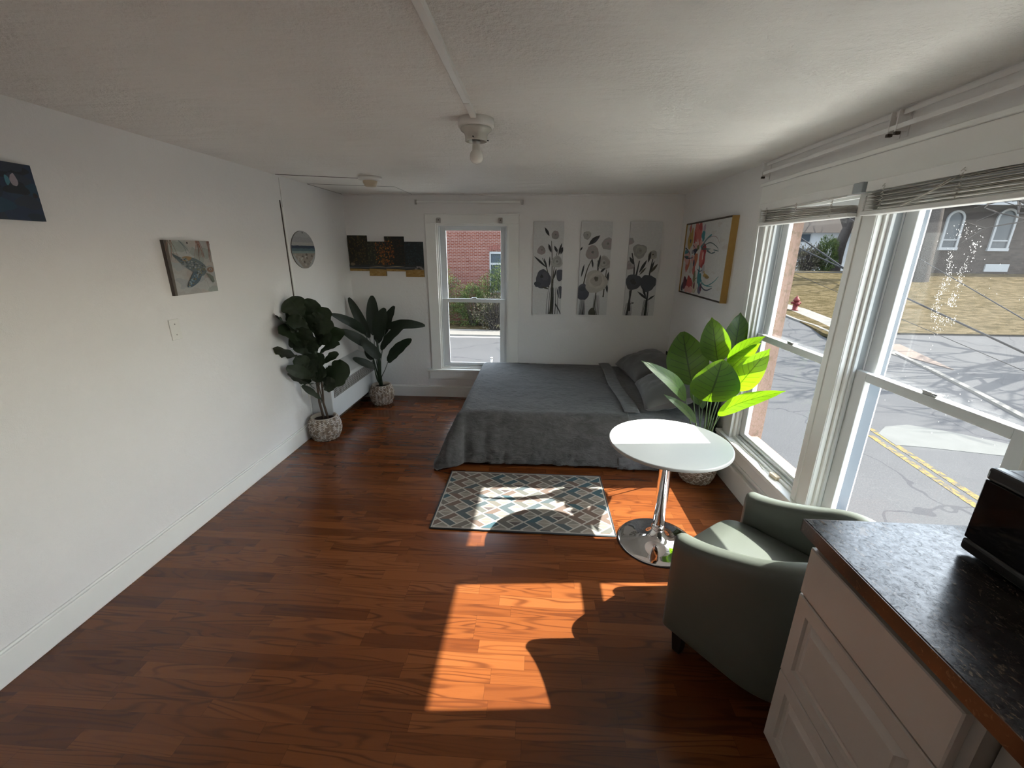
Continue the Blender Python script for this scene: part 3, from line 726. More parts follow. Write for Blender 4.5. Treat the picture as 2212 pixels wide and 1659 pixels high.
for s_, t_ in ((-HWD+.05, .05), (HWD-.05, .05), (-.17, DEP-.10), (.17, DEP-.10)):
    mb = MB(); c_ = CH(s_, t_, 0); q = []
    for z_, w_ in ((0, .017), (.12, .027)):
        for a, b in ((-1, -1), (1, -1), (1, 1), (-1, 1)): q.append(c_+r_*a*w_+f_*b*w_+V((0, 0, z_)))
    mb.add(q, [(3, 2, 1, 0), (4, 5, 6, 7), (0, 1, 5, 4), (1, 2, 6, 5), (2, 3, 7, 6), (3, 0, 4, 7)]); obj('leg', mb, BLACKW, ch, bevel=.002)

# ---- kitchen base cabinet, countertop, microwave
CX, CY0, CYE = .785, -1.4, 1.052
cab = root('base_cabinet', (1.1, .8, 0)); tag(cab, 'cream base cabinet with three stacked drawers at the end of the counter', 'cabinet')
mb = MB(); mb.box(CX+.02, XR-.034, .575, CYE-.006, .11, .898); mb.box(CX+.075, XR-.034, .575, CYE-.006, 0, .11); obj('body', mb, CABS, cab)
def raised(y0, y1, z0, z1, fr, flat=False):
    mb = MB(); X = CX
    def ring(iy, dx): return [(X+dx, y1-iy, z0+iy), (X+dx, y0+iy, z0+iy), (X+dx, y0+iy, z1-iy), (X+dx, y1-iy, z1-iy)]
    lv = [(0, .02), (0, .0035), (.003, 0)]
    if not flat: lv += [(fr, 0), (fr+.003, .009), (fr+.012, .011), (fr+.030, .003), (fr+.034, .0005)]
    vs_ = []
    for a, b in lv: vs_ += ring(a, b)
    k = len(lv); fs = [(i*4+j, i*4+(j+1) % 4, (i+1)*4+(j+1) % 4, (i+1)*4+j) for i in range(k-1) for j in range(4)]
    fs += [tuple((k-1)*4+j for j in range(4)), (3, 2, 1, 0)]
    mb.add(vs_, fs); return mb
DY0, DY1 = .596, 1.046
obj('drawer', raised(DY0, DY1, .710, .862, .05, True), CABW, cab, label='plain top drawer front')
obj('drawer', raised(DY0, DY1, .413, .704, .045), CABW, cab, label='middle drawer front with a raised panel')
obj('drawer', raised(DY0, DY1, .128, .407, .045), CABW, cab, label='bottom drawer front with a raised panel')
cab2 = root('base_cabinet', (1.1, -.4, 0)); tag(cab2, 'cream base cabinet further along the counter, past the drawer stack', 'cabinet')
mb = MB(); mb.box(CX+.05, XR-.034, CY0, .570, .11, .898); mb.box(CX+.095, XR-.034, CY0, .570, 0, .11); obj('body', mb, CABS, cab2)
for k_ in range(3):
    y1_ = .40-k_*.60; obj('door', (lambda a, b: (lambda mm: mm)(raised(a, b, .13, .862, .055)))(y1_-.6, y1_), CABW, cab2)
ct = root('countertop', (1.1, .2, .9))
tag(ct, 'black speckled stone-look countertop with a brown edge', 'countertop')
mb = MB(); mb.box(.763, XR-.036, CY0, 1.066, .9005, .94); obj('counter_slab', mb, STONE, ct, bevel=.002)
mb = MB(); mb.box(.7605, .7632, CY0, 1.068, .900, .9385); mb.box(.7605, XR-.036, 1.0662, 1.0685, .900, .9385); obj('edge_strip', mb, STONE_E, ct, label='brown stone-look edge strip')

mw = root('microwave', (1.25, .70, .94)); tag(mw, 'black microwave oven on the counter under the street window', 'microwave')
mX, mYa, mYb = 1.070, .46, .958
mb = MB(); mb.box(mX+.03, 1.40, mYa, mYb, .952, 1.172); obj('body', mb, BLACKP, mw, bevel=.012, seg=3)
mb = MB(); mb.box(mX+.003, mX+.032, mYa+.12, mYb, .983, 1.143); obj('door', mb, BLACKG, mw, bevel=.003)
mb = MB(); mb.box(mX, mX+.034, mYa, mYb+.001, 1.143, 1.176); mb.box(mX, mX+.034, mYa, mYb+.001, .950, .983); obj('trim_band', mb, BLACKP, mw, bevel=.009, seg=3)
mb = MB(); mb.box(mX+.005, mX+.032, mYa, mYa+.117, .985, 1.142); obj('control_panel', mb, BLACKP, mw)
mb = MB(); mb.obox((1.30, .90, 1.1725), (.022, .012, 0), (-.008, .016, 0), (0, 0, .0006)); obj('sticker', mb, PLATE, mw, bevel=0)
for x in (1.13, 1.36):
    for y in (mYa+.05, mYb-.05):
        mb = MB(); mb.lathe((x, y, .94), [(.012, 0), (.014, .013)], 16); obj('foot', mb, BLACKP, mw)

# ---- radiator cover
rd = root('radiator_cover', (-1.97, 4.1, 0)); tag(rd, 'white metal radiator cover with a slotted grille on the left wall', 'radiator')
rx, ry0, ry1 = -1.872, 3.56, 4.66
mb = MB(); mb.prism([(rx, ry0, .135), (XL+.002, ry0, .135), (XL+.002, ry0, .56), (XL+.03, ry0, .545), (rx-.015, ry0, .478), (rx, ry0, .462)], (0, ry0, 0), (0, ry1, 0)); obj('body', mb, RAD, rd, bevel=.006)
mb = MB()
nsl = 40
for k_ in range(nsl):
    y = ry0+.05+k_*(ry1-ry0-.1)/nsl; mb.box(rx-.001, rx+.0016, y, y+.0145, .335, .445)
obj('grille', mb, DARKGAP, rd, label='dark vertical slots')
mb = MB()
for k_ in range(nsl):
    y = ry0+.05+k_*(ry1-ry0-.1)/nsl
    for q in range(6): mb.box(rx+.0012, rx+.0022, y, y+.0145, .345+q*.018, .3475+q*.018)
obj('grille_mesh', mb, STEEL, rd)
mb = MB()
for z_ in (.05, .09): mb.tube([(-1.98, ry0+.02, z_), (-1.98, ry1-.02, z_)], .014, 12)
obj('pipe', mb, STEM_B, rd)
for y_ in (3.60, 4.60):
    mb = MB(); mb.box(XL+.001, -1.95, y_, y_+.03, 0, .135); obj('foot', mb, RAD, rd)

# ================================================================== PLANTS
def basket(c, r, h, parent, seed, K=20):
    rs = random.Random(seed); NU = K*8; NV = 78
    prof = lambda v: (.66+.34*math.sin(pi*min(1, (v*.93+.12))**.9) if v < .5 else .74+.26*math.sin(pi*min(1, (v*.93+.12))**.9))*r
    def rad(v): return r*(.70+.32*math.sin(pi*(.10+.80*v))-.02)
    def fn(i, j):
        u = i % 1.0; v = j; a = 2*pi*u
        k_ = u*K; zig = abs((k_ % 1)-.5)
        row = v*13+zig*1.6
        bump_ = .0075*abs(math.sin(pi*row))+.003*math.sin(2*pi*k_)
        rr_ = rad(v)+bump_
        return (c[0]+rr_*math.cos(a), c[1]+rr_*math.sin(a), c[2]+.003+v*h)
    cols = {}
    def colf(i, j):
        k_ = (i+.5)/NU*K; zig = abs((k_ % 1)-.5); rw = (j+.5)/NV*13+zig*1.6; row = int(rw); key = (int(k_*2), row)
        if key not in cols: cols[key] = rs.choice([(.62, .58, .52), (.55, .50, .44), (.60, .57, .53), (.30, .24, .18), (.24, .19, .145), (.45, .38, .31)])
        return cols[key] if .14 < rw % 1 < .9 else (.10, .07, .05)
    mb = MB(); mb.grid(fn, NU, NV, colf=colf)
    # rim roll, inner wall and bottom
    mb.col = (.5, .45, .38); R1 = rad(1)
    mb.lathe(c, [(rad(0)+.004, .003), (.001, .003)], 48, cap=False)
    mb.lathe(c, [(R1+.004, h-.004), (R1+.006, h+.003), (R1+.001, h+.008), (R1-.008, h+.004), (R1-.012, h-.02), (R1-.014, h-.06)], 64, cap=False)
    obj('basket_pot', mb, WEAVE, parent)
    mb = MB(); rs2 = R1-.008
    def sf(i, j):
        a = 2*pi*i; q = rs2*j; x = c[0]+q*math.cos(a); y = c[1]+q*math.sin(a); return (x, y, c[2]+h-.028+nz((x, y, 0), 60, seed)*.008*(1 if j < .95 else 0))
    mb.grid(lambda i, j: sf(i, 1-j), 32, 10); obj('soil', mb, SOIL, parent)

def leafmesh(mb, P0, P1, width, face, kind='oval', camber=.18, arch=.08, rip=.0, n=16, seed=0, fold=0):
    P0, P1 = V(P0), V(P1); ax = P1-P0; L_ = ax.length; ax.normalize()
    side = ax.cross(V(face)).normalized(); nrm = side.cross(ax).normalized()
    S_ = (-1, -.75, -.5, -.25, 0, .25, .5, .75, 1); vs_, uv, fs = [], [], []
    for i in range(n+1):
        t = i/n
        if kind == 'oval': w_ = math.sin(pi*min(1, t*.97+.015)**.85)**.72
        elif kind == 'fig': w_ = (math.sin(pi*min(1, t*.93+.03)**1.35)**.62)*(1-.22*math.exp(-((t-.42)/.1)**2))
        elif kind == 'tip': w_ = math.sin(pi*min(1, t*.98+.01)**.82)**.8*(1 if t < .9 else (1-t)/.1*.8+.2)
        else: w_ = math.sin(pi*min(1, t*.975+.012)**.9)**.5
        w_ = max(.02, w_)*width/2
        cpt = P0+ax*(L_*t)+nrm*(arch*L_*math.sin(pi*t))
        for s_ in S_:
            rp = rip*width*math.sin(t*23+seed+(2 if s_ > 0 else 0))*abs(s_)**2
            q = cpt+side*(s_*w_*(1-fold*.3))+nrm*(camber*abs(s_)*w_+rp)
            vs_.append(q); uv.append((s_, t))
    m_ = len(S_)
    for i in range(n):
        for j in range(m_-1): fs.append((i*m_+j, i*m_+j+1, (i+1)*m_+j+1, (i+1)*m_+j))
    old = mb.smooth; mb.smooth = True; mb.add(vs_, fs, uv=uv); mb.smooth = old
def wallfit(px, py, Y, lim=XL+.06):
    q = at(px, py, Y)
    return q if q.x > lim else atx(px, py, lim)

# -- fiddle leaf fig by the left wall
c1 = (-1.925, 3.475, 0)
fig = root('potted_fiddle_leaf_fig', c1); tag(fig, 'dark fiddle-leaf plant in a white and tan woven basket against the left wall', 'potted plant')
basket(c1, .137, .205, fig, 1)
FC = lambda x, y: (560+x/4.607, 620+y/4.607)
def fp(x, y, Y): return wallfit(*FC(x, y), Y)
mb = MB()
mb.tube([c1[:2]+(.17,), fp(600, 1150, 3.46), fp(575, 960, 3.46), fp(545, 760, 3.46), fp(505, 560, 3.46), fp(480, 400, 3.46)], [.011, .011, .010, .009, .008, .006], 8)
mb.tube([(c1[0]+.035, c1[1]+.01, .17), fp(638, 1150, 3.5), fp(628, 1000, 3.5), fp(610, 850, 3.49), fp(585, 700, 3.48)], [.010, .010, .009, .008, .006], 8)
mb.tube([fp(632, 1140, 3.5), fp(600, 1010, 3.46), fp(580, 900, 3.42)], [.006, .005, .004], 6)
obj('stem', mb, STEM_B, fig)
figl = [((430, 300), (290, 112), 175, 3.36, 3.40), ((440, 300), (585, 155), 165, 3.52, 3.58), ((440, 400), (188, 290), 200, 3.42, 3.3), ((530, 420), (718, 245), 170, 3.46, 3.46),
        ((545, 460), (742, 370), 130, 3.36, 3.36), ((490, 410), (275, 330), 140, 3.34, 3.26), ((470, 570), (465, 410), 175, 3.32, 3.28), ((440, 540), (185, 430), 140, 3.4, 3.3),
        ((515, 595), (850, 460), 150, 3.42, 3.42), ((400, 690), (180, 590), 150, 3.38, 3.26), ((580, 640), (335, 600), 85, 3.4, 3.34), ((600, 660), (800, 560), 70, 3.46, 3.5),
        ((640, 760), (785, 655), 70, 3.44, 3.5), ((570, 810), (345, 715), 120, 3.4, 3.34), ((560, 815), (650, 690), 140, 3.36, 3.34), ((630, 930), (905, 850), 235, 3.4, 3.36),
        ((560, 900), (268, 800), 95, 3.4, 3.36), ((570, 960), (290, 855), 70, 3.42, 3.36), ((560, 890), (670, 850), 120, 3.34, 3.3), ((620, 1120), (425, 980), 50, 3.42, 3.34),
        ((520, 470), (370, 560), 150, 3.34, 3.3), ((500, 340), (640, 225), 160, 3.54, 3.6), ((560, 500), (640, 390), 150, 3.38, 3.38), ((560, 570), (300, 520), 160, 3.46, 3.4),
        ((480, 380), (390, 240), 150, 3.5, 3.5), ((590, 700), (440, 640), 110, 3.46, 3.4), ((430, 480), (250, 380), 150, 3.5, 3.45), ((640, 990), (760, 960), 120, 3.36, 3.3),
        ((500, 960), (430, 890), 100, 3.44, 3.4), ((520, 720), (600, 830), 130, 3.36, 3.34),
        ((470, 470), (600, 300), 150, 3.4, 3.42), ((420, 420), (330, 210), 150, 3.45, 3.45), ((560, 540), (720, 480), 120, 3.38, 3.4), ((450, 620), (330, 480), 130, 3.4, 3.36), ((500, 650), (560, 520), 130, 3.34, 3.32),
        ((600, 780), (520, 640), 110, 3.4, 3.36), ((520, 860), (400, 800), 110, 3.34, 3.3), ((600, 950), (560, 830), 120, 3.38, 3.36), ((650, 900), (780, 830), 120, 3.44, 3.44), ((540, 400), (660, 300), 150, 3.42, 3.44)]
for i, (b, t, w_, ya, yb_) in enumerate(figl):
    P0, P1 = fp(*b, ya), fp(*t, yb_); mb = MB()
    face = V((.35*math.sin(i*2.1), -1, .55+.3*math.cos(i*1.7)))
    leafmesh(mb, P0, P1, w_*.00088*1.3, face, 'fig', camber=.14, arch=.10, rip=.05, seed=i)
    mb.cur = 1; core = V((P0.x*.4+fp(530, 700, 3.46).x*.6, 3.46, P0.z-.05)); mb.tube([P0, (P0+core)/2+V((0, 0, -.01)), core], .003, 5)
    mb.v = [(max(q[0], XL+.006), q[1], q[2]) for q in mb.v]
    obj('leaf', mb, [LEAF_FIG, STEM_D], fig)

# -- banana-leaf plant in the far left corner
c2 = (-1.735, 4.425, 0)
ban = root('potted_banana_plant', c2); tag(ban, 'dark long-leaved plant in a woven basket beside the radiator, in the far corner', 'potted plant')
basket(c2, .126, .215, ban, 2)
def bp(x, y, Y): return wallfit(*FC(x, y), min(Y, 4.60))
mb = MB(); mb.tube([c2[:2]+(.18,), bp(1195, 850, 4.42), bp(1185, 650, 4.42), bp(1170, 520, 4.42)], [.024, .019, .015, .010], 10); obj('stem', mb, STEM_D, ban)
banl = [((1060, 460), (712, 268), 88, 4.42, 4.30, -.10), ((1098, 505), (890, 105), 88, 4.45, 4.5, -.06), ((1140, 480), (1122, 85), 118, 4.5, 4.58, .03), ((1180, 525), (1255, 212), 165, 4.34, 4.30, .03),
        ((1240, 480), (1345, 190), 105, 4.5, 4.56, .06), ((1255, 400), (1650, 385), 95, 4.42, 4.45, .12), ((1212, 625), (1470, 365), 95, 4.34, 4.36, .10), ((1280, 745), (1517, 520), 120, 4.40, 4.38, .08),
        ((1115, 600), (808, 425), 95, 4.36, 4.22, -.08), ((1200, 712), (1010, 520), 100, 4.32, 4.26, -.06), ((1148, 800), (930, 708), 72, 4.34, 4.26, -.05), ((1175, 560), (1270, 300), 120, 4.46, 4.5, .04),
        ((1130, 720), (1060, 600), 80, 4.38, 4.34, .03)]
for i, (b, t, w_, ya, yb_, ar) in enumerate(banl):
    P0, P1 = bp(*b, ya), bp(*t, yb_); mb = MB()
    face = V((.25*(1 if t[0] < b[0] else -1), -1, .6))
    leafmesh(mb, P0, P1, w_*.0011*1.05, face, 'long', camber=.22, arch=abs(ar), rip=.03, seed=i)
    mb.cur = 1; mid_ = bp(1185+(b[0]-1185)*.35, (b[1]+960)/2+40, 4.40); mb.tube([P0, (P0+mid_)/2+V((.006 if b[0] > 1200 else -.006, 0, 0)), mid_, (c2[0], c2[1]-.01, .2)], [.0035, .004, .005, .006], 6)
    mb.v = [(max(q[0], XL+.006), min(q[1], YB-.02), q[2]) for q in mb.v]
    obj('leaf', mb, [LEAF_BANANA, STEM_D], ban)

# -- bright broad-leaved plant behind the table
c3 = (1.235, 2.955, 0)
rub = root('potted_broad_leaf_plant', c3); tag(rub, 'broad-leaved plant glowing bright green in the sun beside the street window', 'potted plant')
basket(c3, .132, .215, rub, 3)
RC_ = lambda x, y: (1380+x/5.925, 660+y/5.925)
def rp_(x, y, Y):
    q = at(*RC_(x, y), Y); lm = 1.37 if Y > 2.75 else 1.425
    return q if q.x < lm else atx(*RC_(x, y), lm)
rl = [((680, 1010), (560, 335), 490, 2.97, 3.02, (-.5, -1, .25), 'oval', .05), ((1010, 730), (935, 150), 345, 2.90, 2.86, (-.45, -1, .1), 'tip', .06), ((1190, 700), (1302, 88), 320, 3.12, 3.10, (-.2, -1, .2), 'tip', .05),
      ((880, 1225), (1070, 690), 560, 2.80, 2.70, (-.15, -1, .35), 'oval', .06), ((1125, 735), (1618, 395), 200, 2.80, 2.66, (-.25, -.7, .9), 'tip', .08), ((1235, 1075), (1680, 550), 300, 2.80, 2.58, (-.5, -1, .35), 'tip', .08),
      ((1010, 1395), (1880, 1095), 190, 2.72, 2.32, (-.2, -.9, .7), 'tip', .10), ((600, 1215), (30, 705), 190, 2.78, 2.66, (.2, -1, .5), 'tip', .14), ((730, 1500), (315, 1135), 115, 2.76, 2.66, (.3, -1, .4), 'tip', .12),
      ((770, 1270), (700, 950), 150, 3.0, 3.02, (-.3, -1, .1), 'oval', .04), ((815, 1320), (790, 980), 120, 3.02, 3.05, (.2, -1, 0), 'oval', .04), ((1150, 830), (1560, 480), 200, 2.98, 2.90, (-.4, -.9, .4), 'tip', .06)]
core = V((c3[0]-.0, c3[1]-.02, .2))
for i, (b, t, w_, ya, yb_, face, kind, ar) in enumerate(rl):
    P0, P1 = rp_(*b, ya), rp_(*t, yb_); mb = MB()
    leafmesh(mb, P0, P1, w_/5.925*(P0-CAM).dot(fwd)/911*1.02, face, kind, camber=.16, arch=ar, rip=.012, seed=i, n=22)
    mb.cur = 1; cc = core+V((.02*math.sin(i*2.4), .02*math.cos(i*2.4), 0)); m_ = P0*.45+cc*.55; m_.z = P0.z*.5+cc.z*.5-.02
    mb.tube([P0, P0*.75+m_*.25, m_, cc], [.003, .004, .005, .006], 7)
    mb.v = [(min(q[0], XR-.03), q[1], q[2]) for q in mb.v]
    obj('leaf', mb, [LEAF_BRIGHT, STEM_G], rub)

# ================================================================== THINGS ON WALLS AND CEILING
class Art:
    """flat paint shapes on a canvas face; o = lower left corner, u right, v up, nrm towards the room"""
    def __init__(s, o, u, v, nrm, depth, rnd=None):
        s.o, s.u, s.v, s.n = V(o), V(u), V(v), V(nrm).normalized(); s.mb = MB(); s.k = 1; s.r = random.Random(rnd)
        s.W, s.H_ = s.u.length, s.v.length; s.depth = depth
        q = [s.o, s.o+s.u, s.o+s.u+s.v, s.o+s.v]; s.back = q
    def base(s, c, edge=None):
        mb = s.mb; q = s.back; d = s.n*s.depth
        mb.col = c; mb.add([x+d for x in q], [(0, 1, 2, 3)])
        mb.col = edge or c; mb.add(q+[x+d for x in q], [(3, 2, 1, 0), (0, 1, 5, 4), (1, 2, 6, 5), (2, 3, 7, 6), (3, 0, 4, 7)])
    def poly(s, pts, c):
        s.k += 1
        z = s.depth+.00003*s.k; c_ = lambda t: min(1, max(0, t))
        s.mb.col = c; s.mb.add([s.o+s.u*c_(a)+s.v*c_(b)+s.n*z for a, b in pts], [tuple(range(len(pts)))])
    @staticmethod
    def soft(pts, it=1, closed=True):
        for _ in range(it):
            o = [] if closed else [pts[0]]; n = len(pts)
            for i in range(n if closed else n-1):
                a, b = pts[i], pts[(i+1) % n]; o += [(a[0]*.75+b[0]*.25, a[1]*.75+b[1]*.25), (a[0]*.25+b[0]*.75, a[1]*.25+b[1]*.75)]
            pts = o if closed else o+[pts[-1]]
        return pts
    def blob(s, x, y, rx, ry, c, wob=.18, n=14, rot=0):
        pts = []
        ph = s.r.random()*6
        for i in range(n):
            a = 2*pi*i/n; q = 1+wob*(math.sin(3*a+ph)*.5+(s.r.random()-.5))
            px_, py_ = rx*q*math.cos(a), ry*q*math.sin(a)*1.0
            pts.append((x+px_*math.cos(rot)-py_*math.sin(rot)*(s.H_/s.W), y+py_*math.cos(rot)+px_*math.sin(rot)*(s.W/s.H_)))
        s.poly(s.soft(pts), c)
    def stroke(s, pts, w0, c, w1=None, mid=None):
        """tapered brush stroke along pts; widths in units of the canvas width"""
        w1 = w0 if w1 is None else w1; pts = s.soft(list(pts), 2, False) if len(pts) < 5 else pts; P = [V((a*s.W, b*s.H_)) for a, b in pts]; k = len(P); L_, R_ = [], []
        for i, p in enumerate(P):
            d = (P[min(i+1, k-1)]-P[max(0, i-1)]).normalized(); nn = V((-d.y, d.x)); t = i/(k-1)
            ww = (w0+(w1-w0)*t) if mid is None else (w0*(1-t)**1+w1*t+mid*math.sin(pi*t))
            L_.append(p+nn*ww*s.W/2); R_.append(p-nn*ww*s.W/2)
        s.poly([(a.x/s.W, a.y/s.H_) for a in L_+R_[::-1]], c)
    def leaf(s, x0, y0, x1, y1, w_, c):
        mx, my = (x0+x1)/2, (y0+y1)/2
        s.stroke([(x0, y0), (x0*.75+x1*.25, y0*.75+y1*.25), (mx, my), (x0*.25+x1*.75, y0*.25+y1*.75), (x1, y1)], .008, c, .002, w_)

# three tall flower canvases on the back wall
WHT = (.66, .66, .66); DK = (.025, .026, .03); MD = (.055, .06, .075); BL = (.075, .08, .105); PK = (.36, .31, .31); GR = (.33, .325, .31); OL = (.07, .065, .045); VAS = (.20, .20, .20)
def rose(a, x, y, r, cols):
    asp = a.W/a.H_
    a.blob(x, y, r, r*asp, cols[0], .16, 22); a.blob(x+.02, y+.01, r*.72, r*.72*asp, cols[1], .2, 16); a.blob(x-.01, y, r*.45, r*.45*asp, cols[0], .2, 12); a.blob(x+.01, y+.005, r*.2, r*.2*asp, cols[2], .3, 8)
def vase(a, x0, x1, y1, dark):
    for q in range(7):
        t = x0+(x1-x0)*(q+.5)/7; a.stroke([(t, 0), (t+.01, y1*.5), (t+(.5*(x0+x1)-t)*.3, y1)], .018+.02*a.r.random(), dark if q in (2, 3, 4) else a.r.choice([VAS, DK, WHT]), .01)
def canvas(i):
    us = [-.060, .4285, .9275][i]; wd = [.311, .318, .322][i]
    a = Art((us, YB, .999), (wd, 0, 0), (0, 0, .953), (0, -1, 0), .022, 30+i); a.base(WHT, (.5, .5, .5))
    if i == 0:
        for pts in ([(.62, 0), (.66, .3), (.64, .6), (.60, .8)], [(.70, .0), (.69, .3), (.70, .5), (.82, .72)], [(.55, .3), (.5, .5), (.30, .62)], [(.66, .35), (.78, .50)]): a.stroke(pts, .05, OL, .015)
        rose(a, .72, .86, .13, [GR, PK, (.2, .19, .18)]); rose(a, .27, .70, .14, [PK, GR, (.2, .19, .18)]); rose(a, .80, .58, .20, [(.42, .41, .39), GR, (.2, .2, .19)])
        for l in ((.52, .85, .36, .94, .09), (.60, .68, .50, .77, .08), (.85, .65, .95, .78, .07), (.80, .68, .70, .75, .08), (.45, .52, .02, .64, .07), (.48, .50, .36, .62, .06), (.55, .52, .56, .64, .05), (.92, .66, .99, .74, .09), (.72, .4, .80, .51, .05)): a.leaf(*l, DK)
        a.blob(.36, .39, .27, .105, BL, .14, 24); a.blob(.16, .335, .12, .03, MD, .2, 12); a.blob(.42, .42, .12, .05, (.10, .105, .13), .2, 12); a.blob(.30, .42, .05, .02, DK, .3, 10)
        a.blob(.92, .44, .13, .065, BL, .15, 16); a.blob(.95, .25, .10, .07, BL, .15, 16)
        a.leaf(.58, .28, .28, .31, .05, OL); vase(a, .45, .99, .30, DK)
        a.stroke([(.62, 0), (.70, .12), (.66, .3)], .09, (.03, .03, .02), .05); a.stroke([(.8, .12), (.95, .04), (.99, .0)], .05, DK, .02)
    if i == 1:
        for pts in ([(.55, 0), (.62, .3), (.60, .6)], [(.15, .3), (.25, .5), (.42, .62)], [(.85, .2), (.9, .5)], [(.58, .3), (.62, .5), (.68, .64)]): a.stroke(pts, .05, OL, .02)
        rose(a, .20, .86, .13, [GR, (.40, .39, .36), (.2, .2, .19)]); rose(a, .88, .77, .19, [GR, PK, (.2, .19, .18)]); rose(a, .40, .68, .22, [PK, GR, (.15, .15, .15)]); rose(a, .80, .57, .22, [(.42, .40, .38), (.35, .33, .31), (.2, .2, .19)])
        a.leaf(.26, .76, .62, .86, .16, DK); a.leaf(.40, .78, .60, .84, .06, MD)
        for l in ((.60, .50, .68, .66, .07), (.45, .52, .40, .62, .06), (.0, .70, .07, .74, .05), (.08, .42, .16, .56, .06), (.70, .47, .86, .52, .07), (.92, .34, .98, .48, .1), (.98, .25, .92, .36, .08)): a.leaf(*l, DK)
        a.blob(.16, .25, .21, .09, BL, .16, 22); a.blob(.14, .29, .10, .03, MD, .2, 10)
        rose(a, .57, .37, .37, [(.46, .43, .39), (.52, .49, .44), (.22, .2, .17)]); a.blob(.60, .38, .2, .06, (.40, .37, .33), .2, 14); a.blob(.58, .40, .07, .03, (.15, .14, .11), .3, 10)
        vase(a, .02, .26, .17, DK); vase(a, .45, .80, .22, (.02, .02, .015)); a.blob(.5, .03, .12, .05, OL, .2, 12)
    if i == 2:
        for pts in ([(.12, 0), (.2, .3), (.26, .5), (.12, .68)], [(.72, 0), (.75, .3), (.73, .45), (.80, .62)], [(.3, .4), (.38, .6)], [(.2, .05), (.15, .28)]): a.stroke(pts, .07, DK, .03)
        rose(a, .36, .70, .22, [GR, (.40, .39, .35), (.25, .24, .2)]); rose(a, .78, .66, .14, [(.42, .41, .36), GR, OL]); rose(a, .05, .80, .10, [PK, GR, PK]); rose(a, .08, .55, .14, [PK, (.42, .38, .38), GR])
        for l in ((.20, .56, .05, .64, .09), (.40, .47, .62, .61, .09), (.42, .45, .62, .53, .06), (.72, .46, .86, .60, .07), (.76, .47, .98, .57, .08), (.66, .58, .72, .70, .08)): a.leaf(*l, OL if l[3] < .6 else DK)
        a.blob(.25, .37, .27, .085, (.06, .065, .08), .12, 22); a.blob(.72, .36, .26, .095, (.055, .06, .075), .14, 24); a.blob(.22, .38, .07, .03, DK, .3, 10); a.blob(.28, .36, .05, .02, DK, .3, 8)
        for l in ((.75, .18, .40, .27, .07), (.75, .17, .98, .23, .06), (.70, .2, .55, .32, .07)): a.leaf(*l, DK)
        vase(a, .02, .27, .14, DK); vase(a, .60, .86, .18, (.02, .02, .02)); a.stroke([(.2, .13), (.34, .14), (.22, .15)], .02, DK, .02)
    lab = ['tall flower canvas nearest the back window, one large blue-grey bloom at left', 'middle tall flower canvas with one large cream rose', 'tall flower canvas nearest the corner, two blue-grey blooms side by side'][i]
    o = obj('canvas_painting', a.mb, PAINT); tag(o, lab, 'painting', 'three tall flower canvases on the back wall')
for i in range(3): canvas(i)

